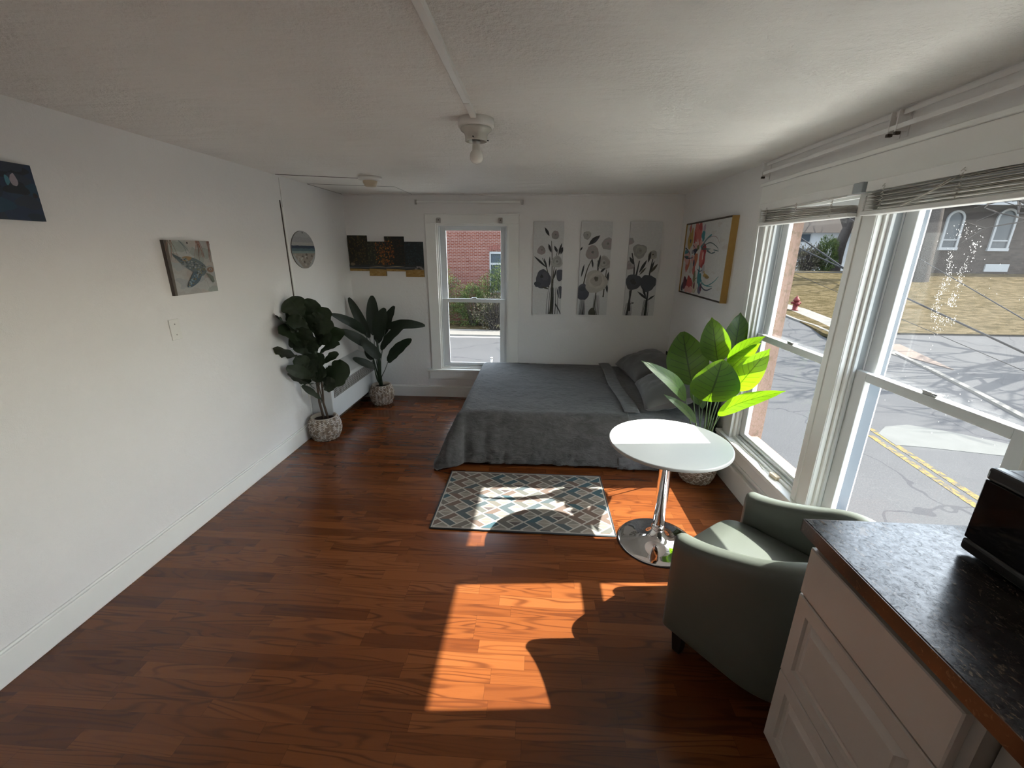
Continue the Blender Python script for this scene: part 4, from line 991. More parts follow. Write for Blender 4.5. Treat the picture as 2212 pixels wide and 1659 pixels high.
# four-piece autumn forest picture
segs = [((-2.066, -1.852), (1.437, 1.806)), ((-1.850, -1.662), (1.385, 1.745)), ((-1.660, -1.448), (1.437, 1.797)), ((-1.446, -1.243), (1.380, 1.745))]
flab = ['forest panel at the far left corner, golden brown trees, hung higher', 'forest panel with the bright orange tree, hung lower', 'forest panel of dark trees, hung higher', 'dark blue-green forest panel touching the window casing, hung lower']
for i, ((a0, a1), (z0, z1)) in enumerate(segs):
    a = Art((a0, YB, z0), (a1-a0, 0, 0), (0, 0, z1-z0), (0, -1, 0), .012, 60+i)
    a.base([(.020, .018, .010), (.018, .020, .012), (.010, .013, .010), (.009, .016, .020)][i], (.01, .008, .006))
    zf = lambda z: (z-z0)/(z1-z0)
    R_ = a.r
    for k in range(230):
        x, z = R_.random(), z0+R_.random()*(z1-z0); X = a0+x*(a1-a0)
        if z < 1.50: continue
        if i == 3 or X > -1.45: c = R_.choice([(.010, .020, .026), (.016, .030, .038), (.022, .038, .048)])
        elif abs(X+1.665) < .10 and z < 1.75: c = R_.choice([(.30, .085, .012), (.22, .06, .01), (.36, .14, .02), (.08, .03, .01)])
        elif X < -1.85: c = R_.choice([(.07, .05, .018), (.04, .035, .014), (.11, .075, .03), (.02, .018, .01)])
        elif X > -1.6: c = R_.choice([(.018, .02, .014), (.03, .022, .014), (.008, .01, .008), (.05, .022, .012)])
        else: c = R_.choice([(.05, .05, .022), (.09, .09, .045), (.025, .03, .015)])
        a.blob(x, zf(z), .025+.03*R_.random(), .012+.018*R_.random(), c, .5, 7)
    if i < 3:
        for k in range(5): x = .08+.2*k+.05*R_.random(); a.stroke([(x, zf(1.5)), (x+.01, zf(1.62)), (x-.01, zf(1.76))], .022, (.012, .010, .008), .008)
    a.poly([(0, zf(1.445)), (1, zf(1.445)), (1, zf(1.500)), (0, zf(1.505))], (.022, .026, .03))
    a.poly([(0, zf(1.468)), (.5, zf(1.474)), (1, zf(1.468)), (1, zf(1.478)), (0, zf(1.480))], (.12, .13, .15))
    if i in (1, 2): a.poly([(0, zf(1.488)), (.6, zf(1.483)), (1, zf(1.486)), (.5, zf(1.492))], (.33, .27, .17))
    a.poly([(0, 0), (1, 0), (1, zf(1.455)), (.6, zf(1.460)), (0, zf(1.462 if i != 3 else 1.45))], (.34, .20, .05))
    for k in range(14): a.blob(R_.random(), zf(z0+R_.random()*(1.45-z0)), .09, .015, R_.choice([(.42, .27, .08), (.26, .14, .03), (.40, .26, .10)]), .4, 8)
    if i == 3:
        for k in range(8): a.blob(.55+.4*R_.random(), zf(1.455+.03*R_.random()), .08, .02, R_.choice([(.22, .2, .2), (.05, .04, .04), (.3, .28, .27)]), .4, 8)
    if i == 0: a.blob(.18, zf(1.51), .14, .04, (.22, .16, .10), .3, 12)
    tag(obj('forest_picture_panel', a.mb, PAINT), flab[i], 'picture', 'four stepped panels of one forest picture')

# large floral canvas in an oak frame, right wall
PX = XR-.048
fr = root('framed_floral_painting', (XR, 3.95, 1.27)); tag(fr, 'colourful floral painting in a deep honey oak frame on the window wall', 'painting')
ya_, yb2, za, zb = 3.405, 4.395, 1.292, 1.905
a = Art((PX+.012, yb2, za), (0, ya_-yb2, 0), (0, 0, zb-za), (-1, 0, 0), .006, 5); a.base((.60, .595, .58)); asp = a.W/a.H_
RD = (.40, .045, .04); RD2 = (.52, .12, .10); OR_ = (.52, .16, .06); YE = (.46, .29, .06); TE = (.03, .22, .25); NV = (.03, .04, .08); PR = (.14, .02, .05); PNK = (.60, .33, .30); OLV = (.17, .17, .07)
for x, y, rx_, ry_, c in ((.10, .78, .035, .12, YE), (.16, .80, .05, .13, YE), (.13, .70, .05, .06, YE), (.14, .76, .02, .03, NV), (.10, .95, .03, .06, RD2), (.28, .90, .07, .12, RD2), (.36, .92, .05, .10, RD), (.32, .82, .06, .09, RD2), (.25, .78, .03, .10, RD), (.38, .80, .03, .12, RD2), (.33, .74, .02, .04, (.65, .4, .38)),
        (.45, .83, .04, .06, TE), (.46, .78, .025, .04, TE), (.46, .92, .03, .05, (.4, .3, .38)), (.42, .72, .03, .05, PNK), (.28, .68, .06, .05, PNK), (.30, .60, .03, .04, NV), (.24, .60, .04, .03, (.25, .25, .3)), (.36, .66, .03, .04, OLV),
        (.14, .45, .05, .13, OR_), (.11, .40, .03, .10, RD2), (.10, .52, .08, .10, PNK), (.25, .47, .05, .08, PNK), (.34, .50, .045, .09, OR_), (.32, .38, .035, .12, RD2), (.30, .44, .02, .05, NV), (.24, .38, .05, .09, (.45, .42, .38)),
        (.50, .55, .075, .17, RD), (.47, .52, .05, .12, RD2), (.52, .60, .03, .08, (.33, .02, .03)), (.50, .55, .015, .06, (.65, .5, .42)), (.30, .62, .05, .03, NV), (.06, .60, .05, .03, TE), (.09, .52, .05, .025, (.05, .15, .15)),
        (.12, .14, .06, .10, PR), (.22, .16, .055, .09, RD), (.28, .13, .05, .10, RD), (.38, .12, .05, .11, (.5, .42, .3)), (.38, .12, .02, .05, PR), (.06, .07, .03, .07, NV), (.20, .05, .07, .05, PNK), (.30, .05, .05, .05, PNK), (.52, .10, .04, .08, (.13, .12, .2)), (.55, .12, .02, .06, PR),
        (.46, .28, .025, .13, TE), (.50, .22, .03, .10, TE), (.36, .25, .03, .08, OLV), (.55, .37, .04, .06, (.4, .38, .4)), (.62, .29, .06, .02, YE), (.66, .27, .05, .02, (.25, .16, .04)), (.60, .33, .03, .02, YE)):
    a.blob(x, y, rx_, ry_, c, .25, 14)
for pts, w_, c in (([(.43, .66), (.55, .78), (.72, .86)], .025, TE), ([(.45, .70), (.6, .80), (.75, .80), (.83, .70)], .008, (.3, .2, .2)), ([(.45, .65), (.62, .74), (.80, .66), (.82, .62)], .010, (.03, .08, .08)), ([(.45, .64), (.65, .64), (.83, .61)], .012, (.03, .1, .1)),
        ([(.58, .62), (.7, .58), (.76, .60)], .018, (.05, .1, .12)), ([(.52, .22), (.66, .14), (.82, .22), (.90, .30)], .012, TE), ([(.50, .26), (.62, .15), (.8, .16)], .010, TE), ([(.52, .16), (.66, .08), (.80, .14)], .016, NV), ([(.46, .32), (.52, .2), (.6, .16)], .010, TE),
        ([(.12, .98), (.13, .8)], .008, NV), ([(.22, .7), (.30, .66), (.28, .5)], .008, NV), ([(.33, .1), (.36, .22), (.44, .24), (.46, .1), (.40, .02)], .010, OLV), ([(.42, .36), (.48, .33), (.54, .36)], .012, NV), ([(.02, .66), (.10, .63), (.18, .56)], .014, NV), ([(.02, .53), (.14, .50), (.26, .52)], .014, NV)):
    a.stroke(pts, w_, c, w_*.4)
for k in range(16): a.blob(.6+.38*a.r.random(), a.r.random(), .05, .03, a.r.choice([(.57, .55, .52), (.62, .62, .61), (.56, .52, .5)]), .4, 10)
obj('canvas', a.mb, PAINT, fr)
mb = MB(); fw = .010
mb.box(PX-.002, XR, ya_-.012, ya_-.003, za-.012, zb+.012); mb.box(PX-.002, XR, yb2+.003, yb2+.012, za-.012, zb+.012)
mb.cur = 1; mb.box(PX-.002, XR, ya_-.003, yb2+.003, za-.012, za-.003); mb.box(PX-.002, XR, ya_-.003, yb2+.003, zb+.003, zb+.012)
obj('frame', mb, [OAKF, DARKE], fr, bevel=.001)

# turtle plaque
a = Art((XL, 2.313, 1.397), (0, .334, 0), (0, 0, .302), (1, 0, 0), .02, 9); a.base((.38, .37, .35), (.07, .055, .045))
for k in range(40): a.blob(a.r.random(), a.r.random(), .14, .10, a.r.choice([(.40, .40, .39), (.36, .33, .30), (.33, .35, .35), (.42, .38, .35), (.30, .33, .30)]), .4, 10)
a.stroke([(.02, 0), (.03, 1)], .05, (.10, .08, .06), .07)
CR = (.24, .10, .075); G1 = (.11, .14, .15); G2 = (.06, .10, .13); OC = (.30, .19, .08)
for sx_, n_ in ((.10, 7), (.70, 12), (.98, 6)):
    for k in range(n_): x = sx_+.10*(a.r.random()-.5); xe = x+.28*(a.r.random()-.5); a.stroke([(x, 1), ((x+xe)/2+.02, .86), (xe, .70-.12*a.r.random())], .014, a.r.choice([CR, (.16, .13, .10), (.28, .14, .10)]), .004)
a.stroke([(.30, 1), (.40, .88), (.42, .76)], .012, G1, .006); a.stroke([(.33, .98), (.45, .84), (.50, .76)], .010, G1, .004)
a.poly(a.soft([(.10, .76), (.26, .68), (.40, .70), (.56, .68), (.72, .60), (.82, .50), (.80, .40), (.70, .32), (.58, .34), (.46, .42), (.32, .52), (.20, .62)], 2), G1)
a.poly(a.soft([(.24, .67), (.38, .72), (.54, .69), (.44, .62), (.30, .62)], 2), OC); a.poly([(.10, .77), (.13, .70), (.26, .64), (.30, .67)], (.07, .10, .11))
for k in range(80): x = .26+.50*a.r.random(); a.blob(x, .62-.34*(x-.28)+.16*(a.r.random()-.5), .022, .014, a.r.choice([(.20, .22, .22), (.30, .31, .30), (.05, .07, .08), (.13, .13, .08)]), .4, 8)
a.poly(a.soft([(.50, .44), (.42, .34), (.34, .24), (.26, .14), (.34, .12), (.48, .17), (.60, .25), (.68, .38)], 2), G2)
for k in range(60): t = a.r.random(); a.blob(.30+.32*t+.06*(a.r.random()-.5), .16+.24*t+.07*(a.r.random()-.5), .019, .014, a.r.choice([(.10, .20, .28), (.25, .30, .32), (.04, .06, .07), (.20, .15, .07)]), .3, 7)
a.blob(.87, .455, .11, .075, (.30, .31, .30), .1, 14); a.blob(.88, .44, .085, .055, (.22, .13, .09), .2, 12); a.blob(.885, .45, .03, .022, (.45, .42, .38), .1, 10); a.blob(.89, .45, .015, .014, DK, .1, 8)
a.poly([(.76, .38), (.84, .36), (.92, .30), (.93, .20), (.88, .18), (.84, .27)], (.14, .16, .13))
a.stroke([(.72, .34), (.74, .2), (.78, .05)], .008, (.25, .25, .25), .004); a.blob(.46, .955, .016, .018, (.01, .01, .01), .05, 10)
tag(obj('turtle_plaque', a.mb, PAINT), 'square plaque painted with a swimming sea turtle above the blank switch plate', 'picture')

# round beach plaque
a = Art((XL, 3.58, 1.495), (0, .385, 0), (0, 0, .315), (1, 0, 0), .008, 12)
def oval_base(a, c):
    n = 48; front = []
    for i in range(n): t = 2*pi*i/n; front.append(a.o+a.u*(.5+.5*math.cos(t))+a.v*(.5+.5*math.sin(t)))
    mb = a.mb; mb.col = c; mb.add([q+a.n*a.depth for q in front], [tuple(range(n))]); mb.col = (.12, .11, .10)
    mb.add(front+[q+a.n*a.depth for q in front], [(i, (i+1) % n, n+(i+1) % n, n+i) for i in range(n)])
oval_base(a, (.34, .345, .345))
def band(y0, y1, c, jag=0):
    up_, dn = [], []
    for i in range(13):
        x = i/12
        for lst, y in ((up_, y1), (dn, y0)):
            yy = y+jag*(a.r.random()-.5); hw_ = math.sqrt(max(0, .25-(yy-.5)**2))-.004; lst.append((.5+(x-.5)*2*hw_, yy))
    a.poly(dn+up_[::-1], c)
band(.66, .84, (.30, .305, .31), .03); band(.60, .70, (.38, .37, .35), .02); band(.53, .615, (.025, .045, .085), .015); band(.46, .54, (.06, .115, .14), .015); band(.40, .47, (.20, .26, .25), .02); band(.012, .41, (.27, .235, .20), .0)
for k in range(60):
    r1, t1 = .47*math.sqrt(a.r.random()), a.r.random()*2*pi; x, y = .5+r1*math.cos(t1), .5+r1*math.sin(t1)
    if y < .38 and .47-math.hypot(x-.5, y-.5) > .045: a.blob(x, y, .045, .035, a.r.choice([(.14, .11, .09), (.36, .32, .28), (.42, .38, .34), (.10, .075, .06), (.22, .19, .17)]), .4, 8)
a.blob(.52, .955, .02, .022, (.01, .01, .01), .05, 10)
tag(obj('round_plaque', a.mb, PAINT), 'round plaque painted with sea, sky and beach on the left wall', 'picture')

# deep blue canvas at the left edge
a = Art((XL, 1.30, 1.756), (0, .46, 0), (0, 0, .211), (1, 0, 0), .018, 15); a.base((.012, .028, .07), (.01, .012, .02))
for k in range(34): a.blob(a.r.random(), a.r.random(), .10, .12, a.r.choice([(.008, .022, .045), (.014, .036, .075), (.006, .012, .022), (.02, .03, .055), (.008, .045, .085)]), .35, 12)
a.blob(.84, .70, .028, .11, (.30, .26, .30), .2, 14); a.blob(.79, .69, .018, .09, (.06, .20, .26), .2, 12); a.blob(.97, .46, .02, .05, (.02, .015, .02), .3, 8)
tag(obj('blue_canvas', a.mb, PAINT), 'deep blue abstract canvas high on the left wall at the picture edge', 'painting')

# blank plate
sp = root('switch_plate', (XL, 2.278, 1.152)); tag(sp, 'blank white switch plate under the turtle plaque', 'switch plate')
mb = MB(); mb.box(XL, XL+.006, 2.243, 2.314, 1.152, 1.27); obj('plate', mb, PLATE, sp, bevel=.003)
for z_ in (1.181, 1.241):
    mb = MB(); mb.tube([(XL+.006, 2.278, z_), (XL+.0075, 2.278, z_)], .004, 10); obj('screw', mb, STEEL, sp)
# low outlet by the fig
ol = root('wall_outlet', (XL, 3.46, .42)); tag(ol, 'white wall outlet behind the fiddle-leaf plant', 'outlet')
mb = MB(); mb.box(XL, XL+.006, 3.425, 3.495, .40, .515); obj('plate', mb, PLATE, ol, bevel=.003)
for z_ in (.432, .482):
    mb = MB(); mb.box(XL+.006, XL+.008, 3.447, 3.473, z_-.014, z_+.014); obj('socket', mb, PLATE, ol, bevel=.001)

# ceiling lamp holder
lp = root('ceiling_lamp', (-.296, 2.13, H)); tag(lp, 'porcelain ceiling lamp holder with one bare unlit bulb', 'ceiling lamp')
LC = (-.296, 2.13, 0)
mb = MB(); mb.lathe(LC, [(.080, H), (.080, H-.028), (.077, H-.034), (.066, H-.036)], 48); obj('canopy', mb, PLATE, lp)
mb = MB(); mb.lathe(LC, [(.068, H-.034), (.071, H-.040), (.068, H-.046), (.054, H-.056), (.050, H-.066), (.049, H-.088), (.044, H-.089), (.043, H-.070)], 48, cap=False); obj('holder', mb, PORC, lp)
for t_ in (.4, 2.5, 4.6):
    mb = MB(); d_ = V((math.cos(t_), math.sin(t_), 0)); q = V((LC[0], LC[1], H-.080)); mb.tube([q+d_*.046, q+d_*.058], .003, 8); obj('screw', mb, BLACKP, lp)
mb = MB(); mb.lathe(LC, [(.018, H-.070), (.018, H-.098), (.0165, H-.100)], 24); obj('socket', mb, STEEL, lp)
bu = MB(); bu.lathe(LC, [(.0165, H-.098), (.018, H-.104), (.019, H-.124), (.0235, H-.130)], 32, cap=False); bo = obj('bulb', bu, BULBN, lp)
mb = MB(); mb.lathe(LC, [(.0235, H-.128), (.028, H-.137), (.030, H-.148), (.0295, H-.158), (.026, H-.167), (.019, H-.174), (.010, H-.178), (.001, H-.179)], 32, cap=False); obj('bulb_globe', mb, BULB, bo)
cdt = root('cable_raceway', (-.296, 1.0, H)); tag(cdt, 'white plastic cable raceway running along the ceiling to the lamp holder', 'cable raceway')
mb = MB()
def rc(x0_, x1_, y0_, y1_): mb.prism([(x0_, y0_, H), (x0_, y0_, H-.010), (x0_+.005, y0_, H-.014), (x1_-.005, y0_, H-.014), (x1_, y0_, H-.010), (x1_, y0_, H)], (0, y0_, 0), (0, y1_, 0))
rc(-.312, -.282, -2.5, 1.87); obj('cover', mb, PLATE, cdt)
mb = MB(); mb.box(-.310, -.284, 1.872, 2.085, H-.016, H); obj('end_piece', mb, PLATE, cdt, bevel=.004)

# smoke alarm
sm_ = root('smoke_alarm', (-1.365, 3.63, H)); tag(sm_, 'round smoke alarm with a yellowed lower part in the far ceiling corner', 'smoke alarm')
mb = MB(); mb.lathe((-1.365, 3.63, 0), [(.092, H), (.092, H-.014), (.084, H-.024), (.060, H-.030)], 40); obj('base', mb, PLATE, sm_)
mb = MB(); mb.lathe((-1.365, 3.63, 0), [(.056, H-.028), (.056, H-.044), (.053, H-.047), (.053, H-.052), (.047, H-.056), (.047, H-.066), (.04, H-.070), (.001, H-.070)], 40, cap=False); obj('cap', mb, CREAMP, sm_, label='yellowed plastic cap')

# curtain rods
cr = root('curtain_rod', (-.74, YB-.03, 2.137)); tag(cr, 'thin white flat curtain rod above the back window', 'curtain rod')
mb = MB(); mb.box(-1.28, -.205, YB-.036, YB-.030, 2.127, 2.146); obj('rod', mb, TRIM, cr, bevel=.002)
for x in (-1.298, -.187):
    mb = MB(); mb.box(x-.012, x+.012, YB-.004, YB, 2.112, 2.160); mb.box(x-.003, x+.003, YB-.034, YB-.004, 2.118, 2.154); mb.cur = 1; mb.tube([(x, YB-.006, 2.15), (x, YB-.003, 2.15)], .003, 6); mb.tube([(x, YB-.006, 2.121), (x, YB-.003, 2.121)], .003, 6)
    obj('bracket', mb, [STEEL, DARKGAP], cr)
cr2 = root('curtain_rod', (1.41, 2.4, 2.15)); tag(cr2, 'double white curtain rod above the two street windows', 'curtain rod')
mb = MB()
for z_, x_ in ((2.187, 1.425), (2.136, 1.41)): mb.box(x_-.003, x_+.003, .35, 3.05, z_-.009, z_+.009)
obj('rod', mb, WALLP, cr2, bevel=.002)
for y in (3.06, 2.04, 2.00, .6):
    mb = MB(); mb.box(1.405, XR, y-.003, y+.003, 2.12, 2.196); mb.box(XR-.004, XR, y-.011, y+.011, 2.10, 2.196); mb.cur = 1; mb.box(1.405, 1.425, y-.006, y+.006, 2.108, 2.119); obj('bracket', mb, [WALLP, DARKGAP], cr2)
for i, x in enumerate((-1.060, -.408)):
    t = root('blind_bracket', (x, YB-.03, 1.93)); tag(t, ['metal blind bracket at the left of the back window head', 'metal blind bracket at the right of the back window head'][i], 'bracket', 'blind brackets on the back window')
    mb = MB(); mb.box(x-.020, x+.020, YB-.027, YB-.022, 1.935, 1.985); mb.box(x-.020, x-.016, YB-.05, YB-.022, 1.935, 1.975); mb.box(x+.016, x+.020, YB-.05, YB-.022, 1.935, 1.975); mb.box(x-.020, x+.020, YB-.05, YB-.022, 1.932, 1.935); obj('clip', mb, STEEL, t)
    mb = MB(); mb.tube([(x, YB-.030, 1.962), (x, YB-.027, 1.962)], .005, 8); obj('screw', mb, DARKGAP, t)

# venetian blinds, pulled up
def blind(y0, y1, zh, stack, label, lean, sag, wand):
    b = root('venetian_blind', (1.40, (y0+y1)/2, zh)); tag(b, label, 'blind', 'pulled-up venetian blinds on the street windows')
    mb = MB(); mb.box(1.378, 1.428, y0, y1, zh-.042, zh); obj('headrail', mb, SLATR, b, bevel=.003)
    # y0 = near end: the stack sags there
    n = 17; zt, zb_ = stack; mb = MB()
    for k in range(n):
        t = k/(n-1)
        def fn(i, j, k=k, t=t):
            y = y0+.005+(y1-y0-.01)*i; near = 1-i
            z = zb_+.020+(zt-zb_-.02)*t-sag*near**1.5*(t*.9+.1)+.0015*math.sin(k*2.3+i*5)
            x = 1.378+.046*j+.0015*math.sin(k*1.7); return (x, y, z+.0022*math.sin(pi*j)+lean*(j-.5))
        mb.grid(fn, 14, 4)
    obj('slat_stack', mb, SLAT, b, solid=.0012)
    mb = MB(); za_ = zb_-sag*.05; mb.add([(1.376, y0, zb_-sag*.12), (1.426, y0, zb_-sag*.12), (1.426, y1, zb_), (1.376, y1, zb_), (1.376, y0, zb_+.018-sag*.12), (1.426, y0, zb_+.018-sag*.12), (1.426, y1, zb_+.018), (1.376, y1, zb_+.018)], [(3,2,1,0),(4,5,6,7),(0,1,5,4),(1,2,6,5),(2,3,7,6),(3,0,4,7)])
    obj('bottom_rail', mb, SLATR, b, bevel=.004)
    for q in (.12, .5, .86):
        y = y1-(y1-y0)*q; mb = MB()
        for s_ in range(7):
            z_ = zb_+.02+(zt-zb_)*s_/7-sag*q**1.5*.5; dx = .006*math.sin(s_*2.2)
            mb.tube([(1.374, y-.008, z_), (1.371+dx, y+.002, z_+.006), (1.374, y+.009, z_+.002), (1.373, y-.004, z_+.011)], .0013, 5)
        mb.tube([(1.375, y, zt-sag*q), (1.376, y, zh-.042)], .0012, 5); obj('ladder_cord', mb, CORD, b)
    if wand:
        mb = MB(); mb.tube([(1.372, y1-.03, zh-.03), (1.392, y1-.012, 1.65), (1.40, y1-.005, 1.235)], .0042, 8); obj('tilt_wand', mb, SLATR, b)
        mb = MB(); mb.tube([(1.373, y1-.04, zh-.04), (1.374, (y0+y1)/2, zh-.052), (1.374, y0+.02, zh-.045)], .0018, 6); obj('lift_cord', mb, CORD, b)
    else:
        mb = MB(); mb.tube([(1.370, y1-.22, zb_+.02), (1.366, y1-.30, zb_+.04), (1.368, y1-.36, zb_+.06), (1.372, y1-.42, zh-.05)], .0022, 6); mb.tube([(1.370, y1-.24, zb_+.03), (1.366, y1-.33, zb_+.05), (1.372, y1-.40, zh-.05)], .0022, 6); obj('lift_cord', mb, CORD, b)
blind(2.13, 2.955, 1.945, (1.90, 1.815), 'narrower blind on the street window by the plant, its slats sagging at one end', 0, .042, True)
blind(1.17, 2.045, 1.945, (1.905, 1.808), 'blind on the nearer street window, slats stacked tight with knotted cords', 0, 0, False)
mb = MB(); mb.box(1.376, 1.43, 2.068, 2.125, 1.905, 1.947); o = obj('blind_end_clip', mb, VINYL_GREY, bevel=.003); tag(o, 'grey clip at the head of the mullion between the blinds', 'bracket')

# cord with a small cream block on the stool
pg = root('cord_tassel', (1.447, 2.36, .362)); tag(pg, 'white cord ending in a cream block on the window stool', 'cord')
mb = MB(); mb.obox((1.447, 2.345, .374), (.014, 0, 0), (-.004, .032, 0), (0, 0, .0115)); obj('block', mb, CREAMP, pg, bevel=.003)
mb = MB(); mb.tube([(1.445, 2.375, .375), (1.430, 2.45, .366), (1.450, 2.55, .365), (1.436, 2.68, .365), (1.44, 2.80, .366), (1.405, 2.86, .366)], .0022, 6); obj('cord', mb, CORD, pg)

# ================================================================== OUTSIDE
GZ = -2.0
def ramp_z(y):
    return -1.7+(y-19.3)*.1027
# road surface
mb = MB(); mb.box(XO+.0, 60, -30, 18.4, GZ-.2, GZ); mb.box(-60, XO, YB+WALL, 18.4, GZ-.2, GZ); mb.box(-60, 10.8, 18.4, 18.41, GZ-.2, GZ)
struct(obj('road', mb, ASPH), 'grey asphalt street below the windows')
mb = MB(); mb.add([(9.0, 18.4, GZ), (60, 18.4, GZ), (60, 20.2, ramp_z(20.2)-.02), (9.0, 20.2, ramp_z(20.2)-.02)], [(0, 1, 2, 3)]); mb.add([(9, 20.2, ramp_z(20.2)-.02), (13.4, 20.2, ramp_z(20.2)-.02), (13.0, 37.8, ramp_z(37.8)-.02), (3, 37.8, ramp_z(37.8)-.02)], [(0, 1, 2, 3)])
struct(obj('side_road', mb, ASPH))
mb = MB(); mb.add([(13.3, 19.6, ramp_z(19.6)), (70, 19.6, ramp_z(19.6)), (90, 38.5, ramp_z(38.5)), (12.6, 38.5, ramp_z(38.5))], [(0, 1, 2, 3)]); struct(obj('lawn', mb, GRASS), 'winter-dry sloping lawn across the street')
def ribbon(P, w_, h_):
    mb = MB()
    for a_, b_ in zip(P[:-1], P[1:]):
        d_ = (b_-a_); d_.z = 0; d_.normalize(); n_ = V((-d_.y, d_.x, 0))*w_/2; mb.prism([a_-n_+V((0, 0, -.2)), b_-n_+V((0, 0, -.2)), b_+n_+V((0, 0, -.2)), a_+n_+V((0, 0, -.2))], (0, 0, 0), (0, 0, .2+h_))
    return mb
def rq(px, py): # point of the photograph on the sloping lawn
    d = ray(px, py); t = (-1.7-19.3*.1027-CAM_H)/(d.z-.1027*d.y); return CAM+d*t
def strip(name, pts, mat, lift=.02, slope=True, label=None):
    P = [(rq(*q) if slope else atz(q[0], q[1], GZ)) for q in pts]; mb = MB(); mb.prism([p+V((0, 0, -.08)) for p in P], (0, 0, 0), (0, 0, .08+lift)); return struct(obj(name, mb, mat), label)
strip('sidewalk', [(1660, 648), (1740, 668), (1800, 691), (1870, 722), (1990, 790), (1925, 765), (1836, 729), (1770, 700), (1700, 672), (1650, 662)], CONC, .03, label='pale sidewalk between the verge and the lawn')
strip('verge', [(1690, 664), (1770, 697), (1838, 730), (1845, 742), (1780, 722), (1722, 692), (1690, 679)], GRASS, .04, label='strip of dry grass by the hydrant')
mb = ribbon([rq(1690, 679), rq(1722, 692), rq(1760, 704), rq(1800, 722)], .16, .05); struct(obj('kerb', mb, CONC))
strip('brick_path', [(1895, 722), (2060, 800), (1960, 772), (1920, 760)], BRICKWALK, .03, False)
mb = MB(); mb.box(XO, 3.95, -12, 15, GZ-.05, GZ+.06); struct(obj('pavement', mb, basic('bounce_concrete_walk', (.66, .63, .58), .9, var=.1, vscale=3)), 'sidewalk directly under the street windows, paled to bounce light indoors')  # out of view; colour raised so sunlight bounces up to the ceiling
# kerb of the far street side
P = [atz(1935, 765, GZ), atz(2010, 800, GZ), atz(2110, 850, GZ), atz(2212, 905, GZ), atz(2330, 960, GZ)]; mb = ribbon(P, .16, .06); struct(obj('kerb', mb, CONC))
mb = MB()
for off in (0, .22):
    A_, B_, C_ = atz(1878, 925, GZ), atz(2000, 1000, GZ), atz(2110, 1075, GZ)
    d_ = (C_-A_).normalized(); nn = V((-d_.y, d_.x, 0)); E = C_+d_*9
    for p, q in ((A_+nn*-off*1.0+d_*off*2, E+nn*-off),):
        mb.prism([p-nn*.06, q-nn*.06, q+nn*.06, p+nn*.06], (0, 0, 0), (0, 0, .006))
struct(obj('road_marking', mb, YELLOW), 'worn double yellow line on the street')
strip('road_patch', [(1897, 937), (1912, 922), (1960, 918), (2060, 935), (2170, 958), (2300, 990), (2230, 992), (2100, 978), (1990, 966), (1935, 962)], PATCHC, .01, False, 'pale patch on the street')
mb = MB(); ptz = atz(1062, 792, GZ); mb.tube([ptz, ptz+V((0, 0, .28))], .035, 8); mb.lathe(tuple(ptz), [(.045, .26), (.045, .31), (.02, .33)], 12); tag(obj('bollard', mb, STEEL), 'short metal bollard on the street below the back window', 'bollard')

# brick house across the street behind the back window
brk = root('brick_house', (-3, 22.4, GZ)); tag(brk, 'red brick house with a white-framed window across the street', 'building')
mb = MB(); YW = 22.3
wx0 = at(1057, 545, YW).x; wz1 = at(1057, 543, YW).z; wz0 = wz1-2.05
holes = [(wx0, wx0+1.3, wz0, wz1)]
holed(mb, 'x', -11, 2.4, YW, YW+.3, holes, GZ-.1, 5.2); mb.box(2.1, 2.4, YW+.3, YW+7, GZ-.1, 5.2); mb.box(-11, -10.7, YW+.3, YW+7, GZ-.1, 5.2); mb.box(-10.7, 2.1, YW+6.7, YW+7, GZ-.1, 5.2)
obj('wall', mb, BRICK, brk)
mb = MB(); mb.prism([(-11.4, YW-.4, 5.2), (-11.4, YW+7.4, 5.2), (-11.4, YW+3.5, 8)], (0, 0, 0), (14.2, 0, 0)); obj('roof', mb, ROOFG, brk)
mb = MB(); X0, X1 = wx0, wx0+1.3
for a0, a1, b0, b1 in ((X0, X0+.07, wz0, wz1), (X1-.07, X1, wz0, wz1), (X0+.07, X1-.07, wz1-.12, wz1), (X0+.07, X1-.07, wz0, wz0+.08), (X0+.07, X1-.07, wz1-.66, wz1-.56)): mb.box(a0, a1, YW+.02, YW+.12, b0, b1)
wf = obj('window', mb, FRAMEW, brk); mb = MB(); mb.box(X0+.06, X1-.06, YW+.08, YW+.09, wz0+.06, wz1-.1); obj('pane', mb, DARKGL, wf)
mb = MB()
for k in range(18):
    t = (k+.5)/18; x = X0-.05+t*(X1-X0+.1); zc = wz1+.02+.10*math.sin(pi*t)-.03
    mb.obox((x, YW-.004, zc+.12), (.031, 0, .004*(t-.5)), (0, .02, 0), (.02*(t-.5), 0, .12))
obj('window_arch', mb, BRICKV, brk)

